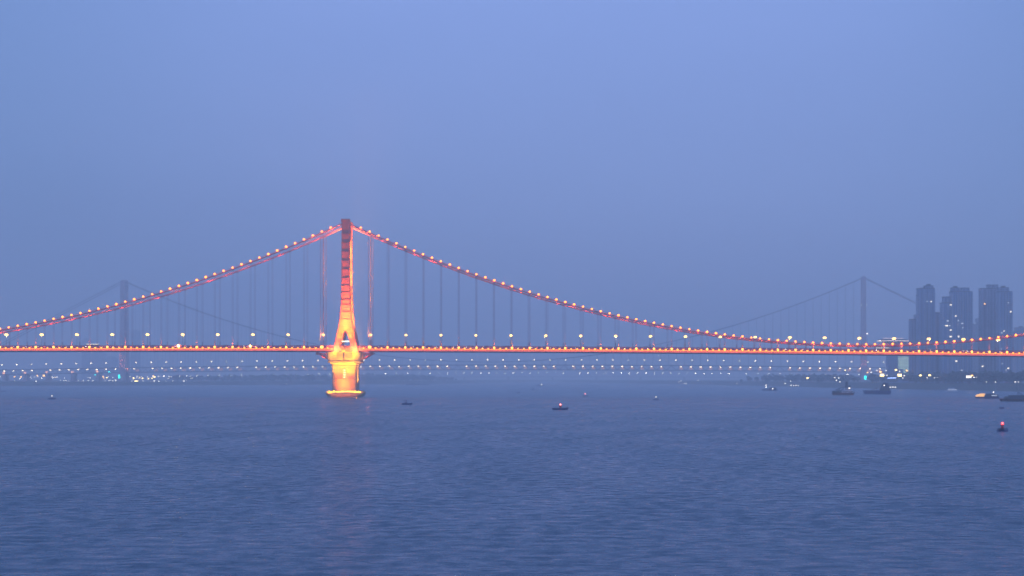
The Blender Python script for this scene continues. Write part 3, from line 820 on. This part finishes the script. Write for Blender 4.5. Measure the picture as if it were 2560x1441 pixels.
building('apartment_tower', 'rightmost tall apartment tower of the hazy skyline', 'building', 3250,
         [ms(2313, 2443, 200, 0, 26), ms(2322, 2415, 160, 4, 16)], FA[0],
         [wn(2400, 310, 2, 'win_dim'), wn(2424, 400, 3), wn(2358, 592, 2), wn(2335, 610, 4, 'win_dim'), wn(2400, 965, 4), wn(2378, 980, 2, 'win_dim'), wn(2340, 918, 2, 'win_dim'), wn(2330, 770, 2, 'win_dim')])
building('apartment_block', 'very faint low block behind the gap before the reddish tower', 'building', 4200,
         [ms(2100, 2150, 470, 0, 26), ms(2080, 2100, 520, 3, 26), ms(2045, 2080, 640, 3, 26)], FA[0], [wn(2075, 520, 2, 'win_dim')])
building('apartment_block', 'faint block cut off by the right edge of the skyline', 'building', 4100,
         [ms(2478, 2600, 600, 0, 30), ms(2495, 2600, 560, 5, 24)], FA[0])
# round-roofed riverside building with light bands
Yb = 3500; base = P(2236, HY, Yb); base.z = ground_z(base.x, Yb) - 2
r = empty('round_roofed_building', base); tag(r, 'riverside building with a glowing disc roof and stripes of light on its side', 'building')
def rel(px, py): p = P(px, py, Yb); return p.x - base.x, p.z - base.z
xa, zt = rel(2222, 852); xb, _ = rel(2279, 852)
b = MB(); b.box(xa, xb, 0, 26, 0, zt - 2); b.build('wall', FA[2], r)
cxr = (rel(2196, 0)[0] + rel(2276, 0)[0]) / 2; rad = (rel(2276, 0)[0] - rel(2196, 0)[0]) / 2
def disc(z, rr): return [(cxr + rr * cos(2 * pi * k / 32), 12 + rr * .75 * sin(2 * pi * k / 32), z) for k in range(32)]
b = MB(); b.loft([disc(zt - 4, rad * .55), disc(zt - .5, rad), disc(zt + 1.8, rad * .95), disc(zt + 4, rad * .55)]); b.build('roof', M['roofm'], r)
b = MB(); b.loft([disc(zt + 3.2, rad * .62), disc(zt + 3.9, rad * .62)], cap=False)
b.loft([disc(zt - .7, rad + .1), disc(zt - .2, rad + .1)], cap=False); b.build('roof_light', E_['roofline'], r)
for k in range(13):
    px0 = 2245 if k < 9 else 2258
    x0, z0 = rel(px0, 893 + k * 3.55); x1, _ = rel(2278.5, 0)
    b = MB(); b.box(x0, x1, -.6, -.2, z0 - .3, z0 + .3); b.build('light_band', E_['led'], r)
# faint blocks behind the near bridge at left
for (a, c, top, Y, lab) in ((327, 349, 830, 8600, 'faint narrow block behind the left truss tower, right of it'), (204, 226, 851, 8800, 'faint block left of the left truss tower'),
                            (230, 262, 884, 9400, 'very faint low block under the bridge left of the truss tower'), (262, 292, 897, 9300, 'very faint lower block next to the left truss tower')):
    building('distant_building', lab, 'building', Y, [(a, c, top, 0, 30), (a + 4, c - 5, top - 4, 6, 16)], FA[0], fins=False)

# ------------------------------------------------------------------ shore lamps
lamp_cache = {}
def shore_lamp(p, e, rad, lab, grp, name='shore_lamp', wide=1.0):
    gz = max(0, ground_z(p.x, p.y)) - 1.2; h = max(1.5, p.z - gz)
    b = MB(); b.cm = 0; b.tube([(0, 0, 0), (0, 0, h)], .16, 4); b.cm = 1
    b.loft([rrect(rad * 1.15 * wide, rad, h - rad * .7, rad * .5, n=3), rrect(rad * 1.15 * wide, rad, h + rad * .7, rad * .5, n=3)])
    o = b.build(name, [M['post'], E_[e]], loc=(p.x, p.y, p.z - h)); tag(o, lab, 'lamp', grp)
def on_right(px, py, low=False, off=None):
    Y = 2500.0
    for _ in range(60):
        x = (px - 1280) * Y / F; o_ = x - interp(RS, Y)
        want = off if off is not None else (4 if low else 30)
        if o_ >= want: break
        Y += 40
    return P(px, py, Y)
LAB = {'sh_white': 'white', 'sh_amber': 'amber', 'sh_yellow': 'yellow', 'sh_blue': 'blue', 'cyan': 'green-blue'}
for px, py, e, rad in [(2019, 945.5, 'sh_yellow', 1.5), (2205, 938.5, 'sh_yellow', 2.4), (2249, 938.5, 'sh_yellow', 2.4), (2301, 939, 'sh_yellow', 1.2), (2324, 938.5, 'sh_yellow', 1.2),
                       (2201, 930, 'sh_amber', 1.3), (2240, 925.5, 'sh_yellow', 1.2), (2178, 931.5, 'sh_white', .9), (2169, 932, 'sh_amber', .9), (2192, 926.5, 'sh_white', .7), (2215, 927, 'sh_white', .7),
                       (2267, 927, 'sh_amber', 1.0), (2249, 929, 'sh_white', .7), (2217, 939, 'sh_white', .7), (2261, 939.5, 'sh_white', .7), (2430, 939, 'sh_amber', .9), (2257, 945.5, 'sh_white', .6), (2282, 945.5, 'sh_white', .6),
                       (2318, 945, 'sh_white', .6), (2336, 945, 'sh_white', .5), (2343, 944.5, 'sh_white', .5), (2435, 944, 'sh_white', .6), (2441, 944, 'sh_white', .4), (2113, 926, 'sh_yellow', .8),
                       (2087, 944.5, 'sh_white', .8), (2097, 945.5, 'sh_white', .9), (2091, 951, 'sh_white', .8), (2100, 955, 'sh_white', .8), (2168, 834.5, 'sh_white', .8), (2200, 852, 'sh_white', .7)]:
    shore_lamp(on_right(px, py), e, rad, 'small %s lamp shining on the bank below the apartment towers' % LAB[e], LAB[e] + ' lamps on the right bank')
for px, py, e, rad, wd in [(2226, 968.3, 'sh_white', .7, 1), (2232, 968.3, 'sh_white', .7, 1), (2238.5, 968.3, 'sh_white', .7, 1), (2466, 955.4, 'sh_white', .45, 1), (2489, 955.4, 'sh_white', .5, 1), (2538, 955.4, 'sh_white', .5, 1), (2546, 955.4, 'sh_white', .4, 1),
                           (1963, 959, 'sh_white', .9, 1), (1977, 953.5, 'sh_white', .7, 1), (1977.5, 964, 'sh_white', .8, 1.3), (1984, 964, 'sh_white', .7, 1), (1990, 964, 'sh_white', .7, 1.2), (1996, 964, 'sh_white', .6, 1)]:
    shore_lamp(on_right(px, py, True), e, rad, 'small white lamp low at the water edge of the right bank', 'waterside lamps on the right bank', wide=wd)
p = on_right(2229, 945.5); b = MB(); b.cm = 0; b.box(-6.5, 6.5, 0, .5, -6, -.35); b.cm = 1; b.box(-6.5, 6.5, -.3, -.05, -.35, .35)
tag(b.build('light_panel', [M['roofm'], E_['sh_blue']], loc=p), 'long blue-lit sign board on the bank between two bright yellow lamps', 'sign')
p = on_right(2422, 942.5, off=20); b = MB(); b.cm = 0; b.box(-4, 4, .05, 3, -6, 1.6); b.cm = 1; b.box(-3.2, 3.2, -.2, 0.02, -1.3, 1.3)
tag(b.build('lit_kiosk', [M['roofm'], E_['sh_white']], loc=p), 'brightly lit white kiosk among the embankment trees', 'kiosk')
def lx(u): return u * 500 / 2560
def ly(v): return 900 + v * 500 / 2560
left_l = [(185, 217, 'sh_amber', 1.4), (268, 218, 'sh_amber', 1.5), (318, 220, 'sh_white', .7), (392, 224, 'sh_white', .8), (438, 220, 'sh_white', .8), (478, 204, 'sh_amber', 1.5), (485, 220, 'sh_white', .9), (562, 203, 'sh_amber', 2.2),
          (655, 221, 'sh_yellow', 1.1), (675, 223, 'sh_white', 1.1), (706, 223, 'sh_yellow', .9), (730, 222, 'sh_white', 1.1), (462, 275, 'sh_white', 1.1), (185, 269, 'sh_white', .8), (775, 264, 'sh_white', .7), (815, 267, 'sh_white', .8), (846, 265, 'sh_white', .8), (878, 268, 'sh_white', .8),
          (1003, 266, 'sh_white', .8), (1065, 266, 'sh_white', .9), (1128, 266, 'sh_white', .9), (1187, 266, 'sh_white', .9), (1153, 229, 'sh_white', 1.1), (1125, 224, 'sh_white', .7), (1320, 213, 'sh_amber', 1.6), (1328, 231, 'sh_amber', 1.0), (1370, 228, 'sh_yellow', 1.5), (1444, 227, 'sh_white', 1.0),
          (1345, 267, 'sh_white', .7), (1395, 265, 'sh_white', .8), (1414, 260, 'sh_white', .7), (1444, 267, 'sh_white', .7), (1482, 264, 'sh_white', 1.2), (1710, 230, 'sh_yellow', 1.2), (1712, 240, 'sh_yellow', 1.1), (1755, 214, 'sh_white', 1.2), (1747, 230, 'sh_white', .8), (1786, 230, 'sh_yellow', 1.2),
          (1824, 238, 'sh_yellow', 1.5), (1890, 219, 'sh_white', 1.0), (1900, 240, 'sh_yellow', 1.4), (1946, 235, 'sh_yellow', 1.2), (1965, 204, 'sh_amber', 1.1), (1980, 222, 'sh_yellow', 1.8), (2030, 216, 'sh_white', 1.2), (2078, 219, 'sh_white', .6), (2165, 214, 'sh_white', 1.1), (2190, 217, 'sh_white', .9),
          (2150, 238, 'sh_white', .8), (2297, 211, 'sh_white', 1.0), (2438, 210, 'sh_white', 1.0), (2440, 237, 'sh_white', .7), (1730, 272, 'sh_yellow', 1.3), (1745, 272, 'sh_yellow', 1.3), (1762, 272, 'sh_yellow', 1.0), (1975, 272, 'sh_white', 1.3), (2030, 274, 'sh_white', 1.2), (2352, 271, 'sh_white', 1.2),
          (1690, 270, 'sh_white', .7), (1830, 271, 'sh_white', .6), (2120, 270, 'sh_white', .5), (2210, 271, 'sh_white', .5), (2460, 237, 'sh_white', .8), (2390, 263, 'sh_white', .5), (5, 217, 'sh_white', .7), (1228, 192, 'cyan', 1.9), (1400, 156, 'cyan', 1.8)]
for u, v, e, rad in left_l:
    px, py = lx(u), ly(v)
    Y = 5050.0 if py < 950 else 4750.0
    for _ in range(60):
        x = (px - 1280) * Y / F
        if interp(LS, Y) - x >= 12: break
        Y += 50
    shore_lamp(P(px, py, Y), e, rad * 1.0, 'tiny %s lamp glinting on the far left bank' % LAB[e], LAB[e] + ' lamps on the far left bank')
for px, py in ((1698, 954.5), (1703, 953), (1711, 959), (1716, 959), (1746, 951), (1801, 963.5), (1842, 959)):
    shore_lamp(on_right(px, py, True), 'sh_white', .8, 'tiny lamp low on the far shore right of the picture centre', 'lamps on the far shore')

# ------------------------------------------------------------------ boats
def hull(Ls, B, Hh, sheer=.5, rake=.16, stern=.5, n=14, draft=.5):
    rings = []
    for i in range(n + 1):
        u = i / n; x = -Ls / 2 + Ls * u
        wd = B / 2 * (stern + (1 - stern) * min(1, u / .18)) * (1 if u < .62 else max(.03, math.sqrt(max(0, 1 - ((u - .62) / .38) ** 2))))
        zt = Hh + sheer * (max(0, (u - .55) / .45)) ** 2 * Hh + .15 * sheer * Hh * (max(0, .2 - u) / .2)
        xk = x - Ls * rake * (1 if u > .9 else 0) * (u - .9) * 5 * .5 + (Ls * .04 if u < .05 else 0)
        rings.append([(x, -wd, zt), (xk, -wd * .86, -draft), (xk, wd * .86, -draft), (x, wd, zt)])
    b = MB(); b.loft(rings); return b
def navlamp(r, x, y, z, e, rad=.3):
    b = MB(); b.ball((x, y, z), rad, 8, 5); return b.build('lamp', E_[e], r)
def boat_at(name, px, py, rz, lab, cat, grp=None):
    p = G(px, py); r = empty(name, (p.x, p.y, 0), rz); tag(r, lab, cat, grp); return r, p.y / F
# buoy boat with red drum marker (1401,1026)
r, k = boat_at('buoy_boat', 1401, 1025.5, 0, 'dark blue boat-shaped buoy with a red lantern drum in mid river', 'buoy')
Lh = 42 * k; hull(Lh, 2.4, 5.0 * k, .35, .5, .75).build('hull', M['hull'], r)
b = MB(); b.tube([(.0, 0, 5 * k), (0, 0, 12.2 * k)], 3.2 * k, 12, 2.7 * k); b.build('drum', M['redmark'], r)
b = MB(); b.ball((0, 0, 13.2 * k), 2.2 * k, 10, 6); b.build('lamp', E_['pinklamp'], r)
# lone buoy boat with round top mark (1017,1013)
r, k = boat_at('buoy_boat', 1017.5, 1012.5, 0, 'dark buoy boat carrying an open round top mark, just right of the pier', 'buoy')
Lh = 28 * k; hull(Lh, 1.9, 4.0 * k, .3, .5, .6).build('hull', M['hull'], r)
b = MB(); b.tube([(-3 * k, 0, 4 * k), (-3 * k, 0, 6.5 * k)], 2.4 * k, 8, 2.6 * k)
for a in (-1, 1): b.tube([(-3 * k + a * 2.2 * k, 0, 6.5 * k), (-3 * k + a * 2.4 * k, 0, 11 * k)], .55 * k, 5)
b.box(-6.0 * k, 1.2 * k, -1.0 * k, 1.0 * k, 10.6 * k, 12 * k); b.box(-8.6 * k, -5.2 * k, -.4 * k, .4 * k, 9.3 * k, 9.9 * k); b.build('top_mark', M['hull'], r)
# red tower buoy near right edge (2505,1080)
r, k = boat_at('lantern_buoy', 2506, 1079, 0, 'box-shaped dark buoy with a lit red lantern tower, nearest of all', 'buoy')
b = MB(); b.loft([rrect(12.2 * k, 6 * k, -2 * k, 2 * k), rrect(12.8 * k, 6.4 * k, 2 * k, 2 * k), rrect(12.8 * k, 6.4 * k, 3.0 * k, 2 * k)]); b.build('hull', M['hull'], r)
b = MB()
for x in (-12, -4, 4, 12): b.box((x - .45) * k, (x + .45) * k, -6 * k, -5.3 * k, 3 * k, 8 * k); b.box((x - .45) * k, (x + .45) * k, 5.3 * k, 6 * k, 3 * k, 8 * k)
for y in (-6, 5.3):
    b.box(-12.4 * k, 12.4 * k, y * k, (y + .7) * k, 7.6 * k, 8.4 * k); b.box(-12.4 * k, 12.4 * k, y * k, (y + .7) * k, 5.2 * k, 5.8 * k)
b.tube([(3 * k, -5.6 * k, 3 * k), (12 * k, -5.6 * k, 8 * k)], .4 * k, 4); b.build('railing', M['hull'], r)
b = MB(); b.box(-9 * k, 3 * k, -4 * k, 4 * k, 3.0 * k, 6.8 * k); b.build('battery_box', M['hull_grey'], r)
b = MB(); b.tube([(0, 0, 6.8 * k), (0, 0, 9 * k), (0, 0, 17.5 * k)], 4.0 * k, 12, 3.2 * k); b.build('lantern_tower', M['redmark'], r)
b = MB(); b.tube([(0, 0, 17.5 * k), (0, 0, 18.5 * k)], 4.1 * k, 12); b.ball((0, 0, 20.4 * k), 3.2 * k, 12, 6, .85); b.build('lamp', E_['redlamp'], r)
navlamp(r, -.2 * k, -2.6 * k, 20.6 * k, 'pinklamp', 1.3 * k)
# small ones
def small_buoy(px, py, w, lab, lampcol=None, lh=6, name='small_buoy', hh=2.2):
    r, k = boat_at(name, px, py, 0, lab, 'buoy')
    hull(w * k, w * k * .42, hh * k, .2, .4, .6, 8).build('hull', M['hull'], r)
    b = MB(); b.tube([(0, 0, hh * k), (0, 0, lh * k)], .7 * k, 6, .5 * k); b.build('mast', M['redmark'] if lampcol in ('pinklamp', 'redlamp') else M['hull'], r)
    if lampcol: navlamp(r, 0, 0, (lh + .6) * k, lampcol, 1.2 * k)
small_buoy(1463, 991.5, 15, 'small buoy with a pink-red lantern beyond the middle of the river', 'pinklamp', 6, hh=1.8)
small_buoy(1640, 1001, 15, 'small dark buoy with a thin mast and faint lamp, right of centre', 'win', 7.5)
small_buoy(130, 998.8, 20, 'flat dark buoy with a tiny lamp at far left of the river', 'win', 8, hh=2.4)
small_buoy(2504, 1022, 13, 'little dark unlit float between the barge and the lantern buoy', None, 5, hh=3)
small_buoy(8, 979.5, 14, 'tiny dark float at the extreme left of the river', None, 2.5, hh=1.5)
small_buoy(278, 971.2, 8, 'tiny dark float below the left truss tower', None, 2, hh=1.2)
small_buoy(1296, 983, 9, 'tiny dark buoy in hazy water just right of centre', None, 3, hh=1.6)
small_buoy(1333, 975, 8, 'tiny distant buoy with a short mast beyond the nearer ones', None, 7, hh=1.8)
small_buoy(883, 1139, 5, 'tiny piece of dark floating marker in open water below the pier', None, 1.5, hh=1.0)
# ships
def cabin(b, x0, x1, y, z0, z1, s=.06): b.loft([rrect((x1 - x0) / 2, y, z0, .2, (x0 + x1) / 2, 0, 3), rrect((x1 - x0) / 2 * (1 - s), y * (1 - s), z1, .2, (x0 + x1) / 2, 0, 3)])
def windows(r, x0, x1, y, z0, z1, n, e=None, sides=(-1, 1)):
    for sg in sides[:1]:
        b = MB(); st = (x1 - x0) / n
        for i in range(n): b.box(x0 + st * i + st * .18, x0 + st * (i + 1) - st * .18, *sorted((sg * y, sg * (y + .05))), z0, z1)
        b.build('window', E_[e] if e else M['glass'], r)
# dredger (2081..2138, y 955..989)
r, k = boat_at('dredger', 2109, 988.5, 0, 'cluttered working ship with a dark funnel and one white lamp', 'ship')
hull(57 * k, 6.5, 6.5 * k, .25, .3, .8).build('hull', M['hull_red'], r)
b = MB(); b.box(-28 * k, -21 * k, -2.6, 2.6, 5 * k, 11 * k); b.build('stern_cabin', M['hull_grey'], r)
b = MB(); b.cm = 0; cabin(b, -5 * k, 24 * k, 2.6, 6 * k, 12 * k); cabin(b, 2 * k, 18 * k, 2.3, 12 * k, 18 * k); b.build('wheelhouse', M['white'], r)
windows(r, -4 * k, 23 * k, 2.6, 8.5 * k, 10.5 * k, 7); windows(r, 3 * k, 17 * k, 2.32, 14 * k, 16.5 * k, 4)
b = MB(); b.tube([(7.5 * k, 0, 18 * k), (7.5 * k, 0, 34 * k)], 3.6 * k, 8, 3.0 * k); b.build('funnel', M['hull_grey'], r)
b = MB()
for i in range(6):
    x = (-20 + i * 3.2) * k; b.tube([(x, -1.5, 6 * k), (x + 3 * k, -1.5, (13 + i % 3 * 3) * k)], .7 * k, 4); b.tube([(x + 3 * k, 1.5, 6 * k), (x, 1.5, (12 + i % 2 * 4) * k)], .7 * k, 4)
b.tube([(-20 * k, 0, 14 * k), (-1 * k, 0, 20 * k), (18 * k, 0, 24 * k)], .8 * k, 5); b.tube([(16 * k, 0, 18 * k), (16 * k, 0, 26 * k)], .6 * k, 4); b.build('deck_rigging', M['hull_grey'], r)
b = MB(); b.ball((-15 * k, 0, 8 * k), 5 * k, 8, 5, .6); b.build('cargo', M['cargo'], r)
navlamp(r, 13 * k, -2.8, 17.5 * k, 'sh_white', .5)
# cargo ship (2157..2227, y 957..986)
r, k = boat_at('cargo_ship', 2192, 986, pi, 'dark cargo ship with its tall deckhouse at the right end and one lamp', 'ship')
hull(70 * k, 8, 8.5 * k, .15, .2, .85).build('hull', M['hull'], r)
b = MB(); cabin(b, -33 * k, -8 * k, 3.2, 8 * k, 16 * k); cabin(b, -31 * k, -12 * k, 2.9, 16 * k, 23 * k); cabin(b, -28 * k, -15 * k, 2.5, 23 * k, 28.5 * k); b.build('deckhouse', M['hull_grey'], r)
windows(r, -30 * k, -10 * k, 3.2, 11.5 * k, 14 * k, 6, None, (1,)); windows(r, -29 * k, -14 * k, 2.9, 18.5 * k, 21 * k, 5, None, (1,))
b = MB(); b.tube([(0, 0, 8 * k), (0, 0, 17 * k)], .7 * k, 5); b.tube([(0, 0, 15 * k), (12 * k, 0, 11 * k)], .5 * k, 4); b.tube([(-20 * k, 0, 28 * k), (-20 * k, 0, 32 * k)], .5 * k, 4); b.build('mast', M['hull_grey'], r)
b = MB(); b.box(-6 * k, 28 * k, -3, 3, 8 * k, 9.6 * k); b.build('hatch_cover', M['hull_red'], r)
navlamp(r, -17 * k, 3.3, 22 * k, 'sh_white', .5)
# small lit ferry (1903..1945)
r, k = boat_at('ferry', 1924, 977, 0, 'low dark ferry with three white lamps near the right bank', 'boat')
hull(41 * k, 5, 3.4 * k, .2, .3, .7).build('hull', M['hull'], r)
b = MB(); cabin(b, -2 * k, 17 * k, 2, 3.2 * k, 8 * k); b.build('cabin', M['hull_grey'], r)
b = MB(); b.tube([(-9 * k, 0, 3 * k), (-9 * k, 0, 14 * k)], .5 * k, 4); b.build('mast', M['hull'], r)
navlamp(r, -9 * k, 0, 13.2 * k, 'sh_white', .6); navlamp(r, -9 * k, 0, 8.6 * k, 'sh_white', .65); navlamp(r, 7 * k, -2.3, 4.6 * k, 'sh_white', .6)
# white launch (2362..2397)
r, k = boat_at('passenger_boat', 2380, 980, 0, 'pale passenger boat moored beneath the embankment with lit windows', 'boat')
hull(38 * k, 4.6, 3.6 * k, .2, .4, .7).build('hull', M['white'], r)
b = MB(); cabin(b, -12 * k, 12 * k, 1.9, 3.4 * k, 7 * k); cabin(b, -9 * k, 6 * k, 1.7, 7 * k, 10 * k); b.build('cabin', M['white'], r)
windows(r, -11 * k, 11 * k, 1.92, 4.4 * k, 6.0 * k, 8, 'win_dim')
# lit boat (2433..2497)
r, k = boat_at('tour_boat', 2467, 997, pi, 'dark tour boat with a warm glowing front roof beside the barge', 'boat')
hull(62 * k, 5, 4.6 * k, .25, .4, .7).build('hull', M['hull'], r)
b = MB(); cabin(b, -28 * k, 8 * k, 2, 4.4 * k, 10.5 * k); cabin(b, -20 * k, 2 * k, 1.8, 10.5 * k, 12.5 * k); b.build('cabin', M['hull_grey'], r)
b = MB(); b.loft([rrect(12 * k, 1.9, 5 * k, .2, 17 * k), rrect(9 * k, 1.7, 10.5 * k, .2, 14 * k), rrect(5 * k, 1.4, 12.6 * k, .2, 10 * k)]); b.build('lit_canopy', E_['cabin'], r)
windows(r, -24 * k, -10 * k, 2.0, 6.6 * k, 8.8 * k, 4, 'win_dim', (1,))
b = MB(); b.tube([(-17 * k, 0, 12 * k), (-17 * k, 0, 15.6 * k)], .4 * k, 4); b.build('mast', M['hull'], r)
navlamp(r, -17 * k, 0, 16 * k, 'sh_white', .4)
# barge at right edge
r, k = boat_at('barge', 2548, 1004, pi * .985, 'long barge with a reddish hull cut by the right picture edge', 'barge')
hull(100 * k, 8, 6.5 * k, .12, .2, .9).build('hull', M['hull_red'], r)
b = MB()
for i in range(9):
    x = (-40 + i * 9) * k; b.ball((x, random.uniform(-1, 1), 7 * k), random.uniform(5.5, 7) * k, 8, 5, random.uniform(.9, 1.4))
b.build('cargo', M['cargo'], r)
b = MB(); cabin(b, -30 * k, 28 * k, 2.6, 7 * k, 15.5 * k); b.build('deckhouse', M['hull_grey'], r)
b = MB(); b.tube([(3 * k, 0, 15 * k), (3 * k, 0, 24 * k)], .8 * k, 5); b.tube([(3 * k, 0, 22 * k), (-10 * k, 0, 16 * k)], .5 * k, 4); b.tube([(-4 * k, 0, 15 * k), (-1 * k, 0, 23 * k), (3 * k, 0, 23.4 * k)], .4 * k, 4); b.build('crane', M['hull_grey'], r)
# distant dark boats near the horizon
for px, py, w_, lab in ((1350, 966, 20, 'far hazy boat with a tiny white light beyond the small buoys'), (1044, 963, 60, 'long faint barge far off right of the pier'), (710, 964, 26, 'faint boat far off left of the pier')):
    r, k = boat_at('distant_boat', px, py, 0, lab, 'boat')
    hull(w_ * k, w_ * k * .2, 2.2 * k, .2, .3, .7, 8, 2).build('hull', M['hull'], r)
    b = MB(); cabin(b, -w_ * .3 * k, -w_ * .1 * k, w_ * k * .07, 2 * k, 3.6 * k); b.build('cabin', M['hull_grey'], r)
    if w_ != 60: navlamp(r, w_ * .2 * k, 0, 4 * k, 'sh_white', .8)

# ------------------------------------------------------------------ haze
hz = MB(); hz.box(-13500, 13500, -350, 20000, -3, 265)
hm = bpy.data.materials.new('haze_air'); hm.use_nodes = True
n = hm.node_tree.nodes; n.remove(n['Principled BSDF']); v = n.new('ShaderNodeVolumePrincipled')
v.inputs['Color'].default_value = (1, .93, .90, 1); v.inputs['Density'].default_value = .00027; v.inputs['Anisotropy'].default_value = .2
hm.node_tree.links.new(v.outputs[0], n['Material Output'].inputs['Volume'])
hm.cycles.homogeneous_volume = True if hasattr(hm.cycles, 'homogeneous_volume') else None
tag(hz.build('haze', hm), 'thin blue evening haze over the river', kind='stuff')
